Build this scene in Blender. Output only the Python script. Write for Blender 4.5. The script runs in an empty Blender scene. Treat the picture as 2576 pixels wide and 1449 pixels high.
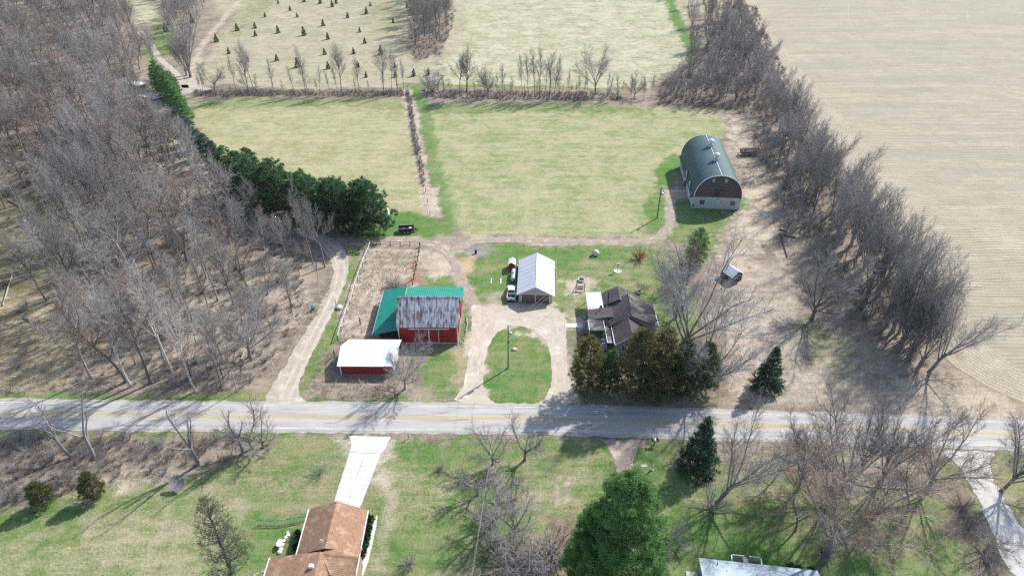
import bpy, math, random
import numpy as np
from mathutils import Vector, Matrix
from mathutils.geometry import tessellate_polygon
R = math.radians
scene = bpy.context.scene
COL = scene.collection

# ------------------------------------------------------------------ camera, world, sun, exposure
CAM_H, PITCH = 90.0, R(35.0)
cam_d = bpy.data.cameras.new('camera'); cam_d.lens = 24.0; cam_d.sensor_width = 36.0
cam_d.clip_start = 1.0; cam_d.clip_end = 8000.0
cam = bpy.data.objects.new('camera', cam_d); COL.objects.link(cam)
cam.location = (0, 0, CAM_H); cam.rotation_euler = (R(90) - PITCH, 0, 0)
scene.camera = cam

SUN_EL, SUN_AZ = R(40.0), R(47.0)          # azimuth measured from +Y (view direction) towards +X
world = bpy.data.worlds.new('World'); scene.world = world; world.use_nodes = True
wn = world.node_tree.nodes; wl = world.node_tree.links
sky = wn.new('ShaderNodeTexSky'); sky.sky_type = 'NISHITA'; sky.sun_disc = False
sky.sun_elevation = SUN_EL; sky.sun_rotation = SUN_AZ
bg = wn['Background']; bg.inputs['Strength'].default_value = 0.145
wl.new(sky.outputs['Color'], bg.inputs['Color'])
sun_d = bpy.data.lights.new('sun', 'SUN'); sun_d.energy = 4.3; sun_d.angle = R(1.2); sun_d.color = (1.0, 0.965, 0.915)
sun = bpy.data.objects.new('sun', sun_d); COL.objects.link(sun)
_sd = Vector((math.sin(SUN_AZ) * math.cos(SUN_EL), math.cos(SUN_AZ) * math.cos(SUN_EL), math.sin(SUN_EL)))
sun.rotation_euler = _sd.to_track_quat('Z', 'Y').to_euler(); sun.location = (60, 60, 120)
vs = scene.view_settings
vs.view_transform = 'Standard'; vs.look = 'None'; vs.gamma = 1.0; vs.use_curve_mapping = False; vs.exposure = 0.66
scene.cycles.max_bounces = 4; scene.cycles.diffuse_bounces = 2; scene.cycles.transparent_max_bounces = 4
scene.cycles.use_denoising = False; scene.cycles.pixel_filter_type = 'BLACKMAN_HARRIS'; scene.cycles.filter_width = 1.35

# ------------------------------------------------------------------ helpers
_f, _cx, _cy, _cp, _sp = 1717.3, 1288.0, 724.5, math.cos(PITCH), math.sin(PITCH)
def G(x, y, z=0.0):
    """a place in the survey picture (2576 px wide) -> ground position in metres"""
    u = (x - _cx) / _f; v = -(y - _cy) / _f
    t = (CAM_H - z) / (_sp - v * _cp)
    return (u * t, (_cp + v * _sp) * t)
def GL(pts, z=0.0): return [G(x, y, z) for x, y in pts]

def rng_of(s): return random.Random(s)
_tab = np.random.RandomState(5).rand(256, 256)
def vnoise(x, y):
    xi = np.floor(x).astype(int); yi = np.floor(y).astype(int); fx = x - xi; fy = y - yi
    fx = fx * fx * (3 - 2 * fx); fy = fy * fy * (3 - 2 * fy)
    a = _tab[xi & 255, yi & 255]; b = _tab[(xi + 1) & 255, yi & 255]
    c = _tab[xi & 255, (yi + 1) & 255]; d = _tab[(xi + 1) & 255, (yi + 1) & 255]
    return (a * (1 - fx) + b * fx) * (1 - fy) + (c * (1 - fx) + d * fx) * fy
def fbm(x, y, o=4):
    s = 0; a = .5
    for i in range(o):
        s = s + a * vnoise(x * 2 ** i + 17 * i, y * 2 ** i + 31 * i); a *= .5
    return s / (1 - .5 ** o)

def tag(o, label=None, cat=None, group=None, kind=None):
    if label: o['label'] = label
    if cat: o['category'] = cat
    if group: o['group'] = group
    if kind: o['kind'] = kind
    return o
def link(o, parent=None):
    COL.objects.link(o)
    if parent is not None: o.parent = parent
    return o
def mesh_from(name, verts, faces, mat=None, smooth=False):
    me = bpy.data.meshes.new(name); me.from_pydata([tuple(v) for v in verts], [], faces)
    if mat: me.materials.append(mat)
    if smooth: me.polygons.foreach_set('use_smooth', [True] * len(me.polygons))
    me.update(); return me
def np_mesh(name, verts, faces, mat=None, smooth=False):
    """verts (N,3), faces (M,k) all with the same k"""
    me = bpy.data.meshes.new(name); k = faces.shape[1]
    me.vertices.add(len(verts)); me.vertices.foreach_set('co', np.ascontiguousarray(verts, dtype=np.float32).ravel())
    me.loops.add(faces.size); me.loops.foreach_set('vertex_index', np.ascontiguousarray(faces, dtype=np.int32).ravel())
    me.polygons.add(len(faces)); me.polygons.foreach_set('loop_start', np.arange(0, faces.size, k, dtype=np.int32))
    try: me.polygons.foreach_set('loop_total', np.full(len(faces), k, dtype=np.int32))
    except Exception: pass
    if smooth: me.polygons.foreach_set('use_smooth', np.ones(len(faces), dtype=bool))
    if mat: me.materials.append(mat)
    me.update(calc_edges=True); return me
def obj(name, me, parent=None, loc=None, rz=0.0):
    o = bpy.data.objects.new(name, me)
    if loc is not None: o.location = loc
    if rz: o.rotation_euler = (0, 0, rz)
    return link(o, parent)
def empty(name, loc, rz=0.0):
    o = bpy.data.objects.new(name, None); o.location = loc; o.rotation_euler = (0, 0, rz); o.empty_display_size = .3
    return link(o)
class MB:
    """collects boxes, bars, tubes and free faces for ONE mesh object"""
    def __init__(s): s.v = []; s.f = []
    def add(s, vs, fs):
        n = len(s.v); s.v += [tuple(v) for v in vs]; s.f += [tuple(i + n for i in f) for f in fs]; return s
    def box(s, x0, x1, y0, y1, z0, z1):
        return s.add([(x0,y0,z0),(x1,y0,z0),(x1,y1,z0),(x0,y1,z0),(x0,y0,z1),(x1,y0,z1),(x1,y1,z1),(x0,y1,z1)],
                     [(0,3,2,1),(4,5,6,7),(0,1,5,4),(1,2,6,5),(2,3,7,6),(3,0,4,7)])
    def slab(s, pts, t, down=True):
        """a quad/polygon (3-D) given thickness t straight down"""
        n = len(pts); lo = [(p[0], p[1], p[2] - t) for p in pts]
        nz = 0
        for i in range(n):
            a, b = pts[i], pts[(i + 1) % n]; nz += a[0] * b[1] - b[0] * a[1]
        up = tuple(range(n)); dn = tuple(range(2 * n - 1, n - 1, -1)); sd = [(i, i + n, (i + 1) % n + n, (i + 1) % n) for i in range(n)]
        if nz < 0: up = up[::-1]; dn = dn[::-1]; sd = [q[::-1] for q in sd]
        return s.add(list(pts) + lo, [up, dn] + sd)
    def prism(s, prof, y0, y1):
        """profile of (x,z), counter-clockwise seen from -y, extruded along y"""
        n = len(prof)
        return s.add([(x, y0, z) for x, z in prof] + [(x, y1, z) for x, z in prof],
                     [tuple(range(n)), tuple(range(2 * n - 1, n - 1, -1))] + [(i, i + n, (i + 1) % n + n, (i + 1) % n) for i in range(n)])
    def bar(s, a, b, r0, r1=None, n=6, caps=True):
        r1 = r0 if r1 is None else r1
        a = Vector(a); b = Vector(b); d = (b - a).normalized()
        u = d.orthogonal().normalized(); w = d.cross(u)
        vs_ = [a + (u * math.cos(2*math.pi*i/n) + w * math.sin(2*math.pi*i/n)) * r0 for i in range(n)] + \
              [b + (u * math.cos(2*math.pi*i/n) + w * math.sin(2*math.pi*i/n)) * r1 for i in range(n)]
        fs = [(i, (i + 1) % n, (i + 1) % n + n, i + n) for i in range(n)]
        if caps: fs += [tuple(range(n - 1, -1, -1)), tuple(range(n, 2 * n))]
        return s.add(vs_, fs)
    def lathe(s, prof, c=(0, 0, 0), n=16, axis='z'):
        """profile of (r, h) from bottom to top about a vertical (or y) axis"""
        m = len(prof); vs_ = []
        for r, h in prof:
            for i in range(n):
                a = 2 * math.pi * i / n
                if axis == 'z': vs_.append((c[0] + r * math.cos(a), c[1] + r * math.sin(a), c[2] + h))
                elif axis == 'y': vs_.append((c[0] + r * math.cos(a), c[1] + h, c[2] - r * math.sin(a)))
                else: vs_.append((c[0] + h, c[1] + r * math.cos(a), c[2] + r * math.sin(a)))
        fs = [(k*n+i, k*n+(i+1)%n, (k+1)*n+(i+1)%n, (k+1)*n+i) for k in range(m - 1) for i in range(n)]
        fs += [tuple(range(n - 1, -1, -1)), tuple((m - 1) * n + i for i in range(n))]
        return s.add(vs_, fs)
    def build(s, name, mat, parent=None, smooth=False, loc=None):
        me = mesh_from(name, s.v, s.f, mat, smooth); return obj(name, me, parent, loc)
def part(name, mat, parent, x0, x1, y0, y1, z0, z1): return MB().box(x0, x1, y0, y1, z0, z1).build(name, mat, parent)

# ------------------------------------------------------------------ materials
def lin(r, g, b): return tuple((c / 255 / 12.92 if c <= 10 else ((c / 255 + .055) / 1.055) ** 2.4) for c in (r, g, b))
MATS = {}
def mat(name, c1, c2=None, scale=2.0, rough=0.85, bump=0.0, bscale=None, stretch=(1, 1, 1), detail=5, metal=0.0, spec=0.3,
        wave=None, wave_amt=0.25, c3=None, c3_scale=.5, c3_at=(.52, .62), rand=0.0, emis=None, contrast=(.35, .65)):
    """noise-mixed colours c1/c2, optional patches of c3, optional fine ribs (wave = (axis, per-metre)), optional random tone per object"""
    if name in MATS: return MATS[name]
    m = bpy.data.materials.new(name); m.use_nodes = True; nt = m.node_tree; N = nt.nodes; L = nt.links
    b = N['Principled BSDF']; b.inputs['Roughness'].default_value = rough; b.inputs['Metallic'].default_value = metal
    b.inputs['Specular IOR Level'].default_value = spec
    tc = N.new('ShaderNodeTexCoord'); mp = N.new('ShaderNodeMapping'); mp.inputs['Scale'].default_value = stretch
    L.new(tc.outputs['Object'], mp.inputs['Vector'])
    no = N.new('ShaderNodeTexNoise'); no.inputs['Scale'].default_value = scale; no.inputs['Detail'].default_value = detail
    no.inputs['Roughness'].default_value = .65
    L.new(mp.outputs['Vector'], no.inputs['Vector'])
    mr = N.new('ShaderNodeMapRange'); mr.inputs[1].default_value, mr.inputs[2].default_value = contrast
    L.new(no.outputs['Fac'], mr.inputs[0])
    mx = N.new('ShaderNodeMix'); mx.data_type = 'RGBA'
    c2 = c2 or tuple(c * .75 for c in c1)
    mx.inputs[6].default_value = (*c1, 1); mx.inputs[7].default_value = (*c2, 1); L.new(mr.outputs[0], mx.inputs[0])
    out = mx.outputs[2]
    if c3:
        n3 = N.new('ShaderNodeTexNoise'); n3.inputs['Scale'].default_value = c3_scale; n3.inputs['Detail'].default_value = 6
        n3.inputs['Roughness'].default_value = .7
        L.new(mp.outputs['Vector'], n3.inputs['Vector'])
        m3 = N.new('ShaderNodeMapRange'); m3.inputs[1].default_value, m3.inputs[2].default_value = c3_at
        L.new(n3.outputs['Fac'], m3.inputs[0])
        x3 = N.new('ShaderNodeMix'); x3.data_type = 'RGBA'; x3.inputs[7].default_value = (*c3, 1)
        L.new(out, x3.inputs[6]); L.new(m3.outputs[0], x3.inputs[0]); out = x3.outputs[2]
    if rand:
        oi = N.new('ShaderNodeObjectInfo'); rr = N.new('ShaderNodeMapRange')
        rr.inputs[3].default_value, rr.inputs[4].default_value = 1 - rand, 1 + rand
        L.new(oi.outputs['Random'], rr.inputs[0])
        hs = N.new('ShaderNodeHueSaturation'); L.new(out, hs.inputs['Color']); L.new(rr.outputs[0], hs.inputs['Value'])
        out = hs.outputs['Color']
    bh = None
    if wave:
        sx = N.new('ShaderNodeSeparateXYZ'); L.new(tc.outputs['Object'], sx.inputs[0])
        mu = N.new('ShaderNodeMath'); mu.operation = 'MULTIPLY'; mu.inputs[1].default_value = wave[1] * 2 * math.pi
        L.new(sx.outputs['XYZ'.index(wave[0])], mu.inputs[0])
        si = N.new('ShaderNodeMath'); si.operation = 'SINE'; L.new(mu.outputs[0], si.inputs[0])
        pw = N.new('ShaderNodeMapRange'); pw.inputs[1].default_value = .55; pw.inputs[2].default_value = 1
        L.new(si.outputs[0], pw.inputs[0])
        xw = N.new('ShaderNodeMix'); xw.data_type = 'RGBA'; xw.blend_type = 'MULTIPLY'
        xw.inputs[7].default_value = (1 - wave_amt,) * 3 + (1,); L.new(pw.outputs[0], xw.inputs[0]); L.new(out, xw.inputs[6])
        out = xw.outputs[2]; bh = pw.outputs[0]
    L.new(out, b.inputs['Base Color'])
    if bump:
        bp = N.new('ShaderNodeBump'); bp.inputs['Strength'].default_value = bump; bp.inputs['Distance'].default_value = .06
        if bh is None:
            nb = N.new('ShaderNodeTexNoise'); nb.inputs['Scale'].default_value = bscale or scale * 3; nb.inputs['Detail'].default_value = 4
            L.new(mp.outputs['Vector'], nb.inputs['Vector']); bh = nb.outputs['Fac']
        L.new(bh, bp.inputs['Height']); L.new(bp.outputs[0], b.inputs['Normal'])
    MATS[name] = m; return m
M = {}
M['white'] = mat('white_paint', (.78, .78, .77), (.68, .68, .67), 1.2, .6)
M['white_roof'] = mat('white_sheet_roof', (.80, .80, .79), (.70, .70, .69), .5, .45, stretch=(1, 3, 1), c3=(.50, .49, .46), c3_scale=.9, c3_at=(.62, .8))
M['black'] = mat('black_steel', (.018, .018, .02), (.03, .03, .032), 4, .5)
M['rubber'] = mat('rubber', (.015, .015, .016), (.025, .024, .023), 6, .9)
M['wood'] = mat('weathered_wood', (.20, .155, .12), (.12, .09, .07), 5, .9, stretch=(4, 4, .6))
M['darkwood'] = mat('dark_wood', (.075, .058, .05), (.045, .036, .032), 5, .9, stretch=(4, 4, .6))
M['greywood'] = mat('grey_wood', (.34, .31, .29), (.22, .20, .19), 5, .9, stretch=(4, 4, .6))
M['glass'] = mat('window_glass', (.03, .04, .05), (.05, .06, .07), 1, .12, spec=.6)
M['stone'] = mat('field_stone', (.42, .40, .37), (.26, .25, .24), 3, .9, rand=.25)
M['rock'] = mat('white_rock', (.62, .60, .56), (.42, .40, .38), 3, .9, rand=.2)
M['galv'] = mat('galvanised', (.52, .54, .56), (.42, .44, .46), 3, .4, metal=.4)
M['red_siding'] = mat('red_siding', (.31, .022, .027), (.25, .018, .022), .8, .55, bump=.35, wave=('X', 3.3), wave_amt=.28)
M['red_siding_y'] = mat('red_siding_side', (.31, .022, .027), (.25, .018, .022), .8, .55, bump=.35, wave=('Y', 3.3), wave_amt=.28)
M['green_roof'] = mat('green_sheet_roof', (.016, .25, .185), (.012, .20, .15), .7, .42, bump=.45, wave=('Y', 2.2), wave_amt=.34)
M['green_roof_x'] = mat('green_sheet_roof_back', (.02, .27, .20), (.015, .22, .165), .7, .42, bump=.45, wave=('X', 2.2), wave_amt=.3)
M['rust_roof'] = mat('rusty_sheet_roof', (.62, .62, .66), (.20, .12, .10), 1.1, .55, bump=.3, stretch=(1.9, .45, .45), detail=10, contrast=(.40, .62),
                     c3=(.17, .08, .055), c3_scale=.55, c3_at=(.52, .66), wave=('X', 4.0), wave_amt=.10, rand=.10)
# ------------------------------------------------------------------ ground sheet with zones of growth
def smooth_axis(breaks):
    out = [breaks[0][0]]
    for a, b, st in breaks:
        n = max(1, int(round((b - a) / st))); out += list(np.linspace(a, b, n + 1)[1:])
    return np.array(out)
GX = smooth_axis([(-3000, -900, 300), (-900, -420, 60), (-420, -230, 5), (-230, -90, 1.3), (-90, 80, .7), (80, 230, 1.3), (230, 420, 5), (420, 900, 60), (900, 3000, 300)])
GY = smooth_axis([(-1500, -100, 200), (-100, 30, 10), (30, 45, 3), (45, 150, .7), (150, 290, 1.2), (290, 430, 2.2), (430, 600, 8), (600, 1000, 50), (1000, 5000, 500)])
XX, YY = np.meshgrid(GX, GY)
PX, PY = XX.ravel(), YY.ravel()
wx = PX + (fbm(PX * .35, PY * .35) - .5) * 4.5 + (fbm(PX * .09 + 9, PY * .09) - .5) * 5
wy = PY + (fbm(PX * .35 + 50, PY * .35 + 20) - .5) * 4.5 + (fbm(PX * .09, PY * .09 + 70) - .5) * 5
PAL = dict(
    lawn=((.070, .168, .032), (.235, .23, .112)), green=((.062, .16, .028), (.14, .205, .066)),
    patchy=((.070, .16, .032), (.285, .24, .145)), hay=((.185, .23, .088), (.37, .335, .20)), hay2=((.24, .24, .11), (.39, .35, .21)),
    pale=((.235, .24, .13), (.46, .425, .305)), pale2=((.25, .23, .14), (.40, .35, .25)), tan=((.30, .24, .175), (.49, .415, .32)),
    litter=((.155, .125, .097), (.315, .26, .20)), brown=((.125, .10, .078), (.235, .19, .148)), olive=((.085, .088, .045), (.23, .20, .12)),
    marsh=((.19, .15, .09), (.44, .37, .24)), dirt=((.30, .235, .185), (.46, .38, .305)), yard=((.38, .32, .25), (.49, .425, .345)), gravel=((.36, .315, .255), (.47, .42, .35)),
    orange=((.42, .29, .18), (.50, .37, .25)), rustsoil=((.20, .105, .06), (.30, .17, .11)), ash=((.17, .15, .145), (.30, .27, .25)), weeds=((.26, .205, .165), (.47, .40, .32)), dryturf=((.14, .19, .062), (.35, .30, .20)), mulch=((.10, .055, .04), (.16, .10, .08)))
hf = fbm(PX * .9 + 5, PY * .9 + 3, 3) - .5
cA = np.tile(np.array(PAL['litter'][0]), (len(PX), 1)); cB = np.tile(np.array(PAL['litter'][1]), (len(PX), 1))
def sdist(px, py, poly, closed=True):
    P = np.array(poly); Q = np.roll(P, -1, 0) if closed else P[1:]; P = P if closed else P[:-1]
    d = np.full(px.shape, 1e9); ins = np.zeros(px.shape, bool)
    for (ax, ay), (bx, by) in zip(P, Q):
        ex, ey = bx - ax, by - ay; t = np.clip(((px - ax) * ex + (py - ay) * ey) / (ex * ex + ey * ey + 1e-9), 0, 1)
        d = np.minimum(d, np.hypot(px - ax - t * ex, py - ay - t * ey))
        if closed:
            c = ((ay > py) != (by > py)) & (px < ex * (py - ay) / (ey if abs(ey) > 1e-9 else 1e-9) + ax); ins ^= c
    return np.where(ins, -d, d)
def blend(a, key):
    global cA, cB
    a = a[:, None]; cA = cA * (1 - a) + np.array(PAL[key][0]) * a; cB = cB * (1 - a) + np.array(PAL[key][1]) * a
def zone(pts, key, soft=1.2, amt=1.0):
    poly = GL(pts); xs = [p[0] for p in poly]; ys = [p[1] for p in poly]; m = soft + 8
    k = np.where((PX > min(xs) - m) & (PX < max(xs) + m) & (PY > min(ys) - m) & (PY < max(ys) + m))[0]
    a = np.zeros(len(PX)); a[k] = np.clip(.5 - (sdist(wx[k], wy[k], poly) + hf[k] * 3.2 * soft) / (1.1 * soft), 0, 1) * amt; blend(a, key)
def strip(pts, w, key, soft=.8, amt=1.0, warp=.5):
    poly = GL(pts); xs = [p[0] for p in poly]; ys = [p[1] for p in poly]; m = soft + w + 8
    k = np.where((PX > min(xs) - m) & (PX < max(xs) + m) & (PY > min(ys) - m) & (PY < max(ys) + m))[0]
    sx = PX[k] + (wx[k] - PX[k]) * warp; sy = PY[k] + (wy[k] - PY[k]) * warp
    a = np.zeros(len(PX)); a[k] = np.clip(.5 - (sdist(sx, sy, poly, False) - w + hf[k] * 3.0 * soft) / (1.1 * soft), 0, 1) * amt; blend(a, key)
# far and left
zone([(-300,-150),(2900,-150),(2900,30),(-300,30)], 'pale2', 10)
zone([(-200,-60),(560,-60),(480,210),(480,330),(560,420),(760,570),(835,660),(780,800),(690,950),(640,1000),(-200,1000)], 'litter', 3)
zone([(-60,20),(330,20),(300,260),(120,420),(-60,420)], 'brown', 6, .6)
zone([(-60,470),(230,500),(300,560),(250,620),(150,720),(60,760),(-60,780)], 'olive', 4)
zone([(-60,760),(120,740),(200,800),(230,870),(180,950),(60,985),(-60,985)], 'marsh', 4)
zone([(240,560),(420,520),(520,640),(360,700),(250,650)], 'brown', 5, .6)
zone([(430,760),(600,700),(760,700),(770,790),(690,900),(560,960),(430,900)], 'weeds', 4, .7)
zone([(355,120),(380,60),(430,60),(440,130),(380,165)], 'lawn', 2)
zone([(330,0),(420,10),(430,60),(350,60)], 'pale', 3)
zone([(455,200),(520,200),(510,245),(460,250)], 'gravel', 1.5)
# Christmas tree field and far meadow
zone([(600,-60),(1150,-60),(1140,30),(1075,110),(1110,170),(1050,222),(800,228),(500,215),(520,140),(600,30)], 'pale2', 2)
zone([(660,-60),(760,-60),(610,90),(560,90)], 'patchy', 4, .45)
zone([(900,-20),(1050,-30),(1050,60),(950,90),(900,60)], 'patchy', 5, .35)
zone([(1150,-60),(1690,-60),(1745,130),(1690,200),(1640,222),(1080,218),(1110,170)], 'pale', 2)
zone([(1030,-40),(1150,-40),(1140,40),(1110,130),(1050,155),(1025,130)], 'brown', 3)
zone([(1155,-40),(1180,-40),(1165,110),(1130,150),(1110,150)], 'pale2', 1.5)
strip([(1370,-20),(1420,40),(1520,110),(1580,170),(1640,205)], 1.4, 'pale2', 1, .8)
strip([(1680,-20),(1700,50),(1745,130),(1750,160)], 3.0, 'green', 1.5)
strip([(1020,214),(1200,216),(1450,226),(1640,228)], 2.2, 'lawn', 1.2)
strip([(690,40),(800,60),(860,50),(930,40)], 1.2, 'tan', 1, .8)
strip([(620,-20),(560,50),(500,130),(480,200)], 1.5, 'tan', 1, .9)
# hedge ground in the far fence row
zone([(480,228),(560,215),(800,225),(1028,222),(1028,248),(800,246),(480,246)], 'brown', 1.5)
zone([(1060,222),(1300,224),(1640,226),(1645,262),(1300,258),(1060,250)], 'litter', 1.5, .9)
# the two hay fields
zone([(478,255),(700,248),(1022,250),(1032,275),(1050,400),(1078,545),(985,548),(940,560),(800,545),(640,480),(560,430),(500,330)], 'hay2', 1.5)
zone([(478,250),(700,246),(1022,249),(1024,275),(700,272),(485,278)], 'lawn', 2.5, .7)
zone([(1058,268),(1300,264),(1600,266),(1790,280),(1825,330),(1760,400),(1680,470),(1655,560),(1630,590),(1200,597),(1120,560),(1085,430)], 'hay', 1.5)
zone([(1058,264),(1300,260),(1600,262),(1640,285),(1300,282),(1090,290)], 'lawn', 2.5, .85)
strip([(1062,250),(1075,330),(1095,430),(1112,520),(1125,580)], 2.6, 'green', 1.6, .75)
strip([(1040,225),(1048,262)], 3.2, 'green', 1.2, .9)
strip([(1026,225),(1040,330),(1060,430),(1082,542)], 1.9, 'tan', .7)
strip([(1100,545),(1085,470)], .9, 'tan', .5)
# around the green barn, the track lawns
zone([(1665,390),(1712,392),(1715,440),(1680,470),(1648,470),(1650,430)], 'green', 1)
zone([(1640,470),(1700,470),(1690,560),(1640,592),(1625,560)], 'lawn', 1.2)
zone([(1700,470),(1880,500),(1870,540),(1830,575),(1700,600),(1690,540)], 'green', 1.2, .85)
zone([(1640,590),(1700,560),(1835,575),(1810,640),(1700,620)], 'lawn', 2)
zone([(1815,290),(1870,330),(1960,420),(1960,600),(1880,640),(1990,800),(2010,950),(1880,1010),(1800,960),(1830,700),(1810,640),(1880,520),(1865,430)], 'tan', 3)
zone([(1960,400),(2040,480),(2180,700),(2260,880),(2230,950),(2120,800),(2000,620),(1950,480)], 'litter', 4)
zone([(1640,200),(1750,150),(1850,0),(1900,0),(2010,240),(2010,330),(1900,300),(1790,275),(1650,260)], 'brown', 3)
zone([(1830,700),(1960,640),(2060,800),(2240,900),(2250,1000),(2000,1020),(1860,1000),(1820,850)], 'weeds', 5, .7)
zone([(2010,790),(2080,840),(2180,900),(2150,950),(2040,900)], 'patchy', 5, .7)
# yard lawns
zone([(985,545),(1080,545),(1140,590),(1080,600),(860,602),(900,590)], 'green', 1.2)
zone([(1180,612),(1660,612),(1690,640),(1760,800),(1760,900),(1650,920),(1430,900),(1420,800),(1200,775),(1150,690),(1140,640)], 'lawn', 2)
zone([(1225,618),(1560,616),(1500,650),(1420,655),(1330,700),(1300,690),(1240,650)], 'green', 2, .8)
zone([(1195,690),(1290,690),(1275,740),(1215,740)], 'green', 2, .7)
zone([(1440,650),(1620,640),(1650,700),(1560,730),(1470,720),(1430,690)], 'patchy', 4, .6)
zone([(1420,700),(1480,700),(1505,730),(1470,760),(1425,750)], 'yard', 1.5, .8)
zone([(1395,760),(1480,765),(1480,830),(1420,830),(1400,790)], 'patchy', 2, .8)
zone([(1430,780),(1475,780),(1475,820),(1440,820)], 'tan', 2, .6)
zone([(1225,735),(1280,735),(1275,765),(1220,768)], 'dirt', 1.5, .7)
zone([(1175,620),(1225,625),(1235,645),(1190,650),(1165,640)], 'ash', 1.2)
zone([(1145,650),(1185,640),(1205,665),(1170,690),(1140,670)], 'orange', 1.5, .8)
zone([(1040,690),(1120,680),(1150,700),(1180,745),(1190,830),(1170,870),(1155,860),(1165,780),(1160,730),(1045,715)], 'green', 1.2, .9)
zone([(872,615),(920,618),(895,690),(845,860),(770,960),(745,1000),(735,985),(830,800),(870,690)], 'lawn', .9)
# stock pen
zone([(928,622),(1056,628),(1052,700),(1030,745),(985,760),(950,850),(930,870),(870,870),(855,860),(890,740)], 'weeds', 1)
zone([(935,625),(1050,630),(1040,700),(980,740),(900,760)], 'tan', 2, .65)
zone([(1000,660),(1030,650),(1040,670),(1000,680)], 'green', 2, .5)
zone([(1058,628),(1110,635),(1140,660),(1125,690),(1060,712)], 'tan', 1.5)
zone([(1035,660),(1052,650),(1045,720),(985,735),(980,722),(1030,700)], 'rustsoil', 1, .85)
zone([(850,860),(1000,860),(1005,950),(1060,950),(1060,1000),(780,1005),(800,940)], 'litter', 2)
zone([(1060,880),(1150,870),(1165,900),(1140,985),(1075,1005),(1050,960)], 'lawn', 2.5)
zone([(1140,880),(1170,885),(1165,960),(1140,960)], 'orange', 1.5, .5)
# driveway soil margins
zone([(1188,770),(1250,778),(1300,765),(1400,770),(1425,830),(1432,930),(1450,985),(1475,1022),(1130,1022),(1165,960),(1178,880)], 'yard', 1.0)
zone([(1291,813),(1327,818),(1358,832),(1381,854),(1392,887),(1395,923),(1394,968),(1392,981),(1381,1003),(1358,1023),(1327,1028),(1273,1026),(1236,1020),(1216,997),(1208,975),(1207,952),(1213,908),(1220,873),(1235,844),(1257,823)], 'lawn', .3)
zone([(1250,860),(1330,850),(1360,920),(1320,980),(1240,960)], 'green', 4, .45)
strip([(860,606),(1000,604),(1060,607),(1110,625),(1140,655),(1160,700),(1185,750),(1210,775)], 1.5, 'dirt', .7)
strip([(1130,640),(1160,618),(1208,605),(1358,606),(1525,608),(1625,606),(1665,592),(1688,565),(1692,532),(1685,500),(1715,486)], 1.3, 'dirt', .7, .85)
strip([(1700,486),(1740,488)], 3.0, 'dirt', 1)
zone([(1420,815),(1470,815),(1470,826),(1420,826)], 'yard', .6)
zone([(1430,860),(1480,830),(1830,850),(1840,960),(1760,1015),(1460,1018),(1430,960)], 'brown', 2, .75)
zone([(1480,985),(1800,985),(1790,1022),(1470,1022)], 'patchy', 2, .6)
# below the road
zone([(-60,1085),(2400,1110),(2620,1480),(-60,1480)], 'patchy', 2)
zone([(-60,1085),(600,1092),(700,1110),(690,1150),(560,1180),(430,1215),(280,1235),(120,1270),(-60,1330)], 'litter', 2)
zone([(230,1230),(300,1190),(380,1200),(470,1195),(330,1225),(200,1275),(150,1290)], 'tan', 1.5)
zone([(-60,1290),(100,1285),(260,1245),(430,1225),(620,1170),(720,1110),(860,1105),(840,1260),(720,1480),(-60,1480)], 'patchy', 2.5)
zone([(-60,1290),(100,1285),(260,1245),(440,1225),(470,1250),(250,1310),(80,1350),(-60,1350)], 'green', 3, .8)
zone([(100,1360),(260,1300),(470,1270),(600,1270),(640,1330),(560,1480),(-60,1480),(-60,1400)], 'dryturf', 4)
zone([(1000,1150),(1180,1180),(1170,1280),(1000,1290),(960,1250)], 'dryturf', 4, .7)
zone([(1330,1170),(1500,1170),(1440,1260),(1300,1300)], 'dryturf', 4, .6)
zone([(660,1260),(840,1275),(760,1400),(650,1480),(540,1480),(600,1330)], 'green', 4, .7)
zone([(700,1100),(870,1100),(860,1140),(730,1150)], 'lawn', 2, .8)
zone([(1000,1100),(1500,1103),(1530,1140),(1440,1140),(1260,1170),(1000,1140)], 'green', 3, .65)
zone([(930,1280),(1000,1290),(1180,1310),(1150,1449),(930,1449)], 'green', 5, .6)
zone([(1180,1150),(1250,1160),(1230,1300),(1180,1300)], 'green', 4, .7)
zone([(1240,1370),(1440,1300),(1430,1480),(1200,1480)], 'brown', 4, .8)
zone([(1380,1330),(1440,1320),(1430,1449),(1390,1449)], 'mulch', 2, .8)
strip([(960,1130),(972,1200),(985,1260),(965,1350),(950,1440)], 1.0, 'tan', 1, .5)
zone([(860,1097),(1004,1100),(988,1150),(972,1190),(958,1150),(880,1145)], 'gravel', 1.0, .9)
zone([(960,1140),(990,1140),(985,1240),(970,1240)], 'tan', 1.5, .6)
strip([(1400,1190),(1398,1260)], .5, 'dirt', .4, .7); strip([(1428,1190),(1426,1260)], .5, 'dirt', .4, .7)
zone([(1600,1120),(1720,1130),(1720,1240),(1620,1260)], 'green', 3, .7)
zone([(1640,1240),(1760,1250),(1900,1300),(2100,1380),(2300,1330),(2420,1330),(2480,1480),(1640,1480)], 'green', 5, .8)
zone([(1720,1110),(2380,1130),(2400,1200),(2260,1250),(2000,1200),(1830,1200),(1740,1180)], 'litter', 4)
zone([(2380,1180),(2450,1240),(2510,1360),(2560,1480),(2480,1480),(2410,1330),(2380,1260)], 'brown', 2)
zone([(2480,1150),(2640,1150),(2640,1480),(2590,1350),(2520,1230)], 'patchy', 2)
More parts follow.
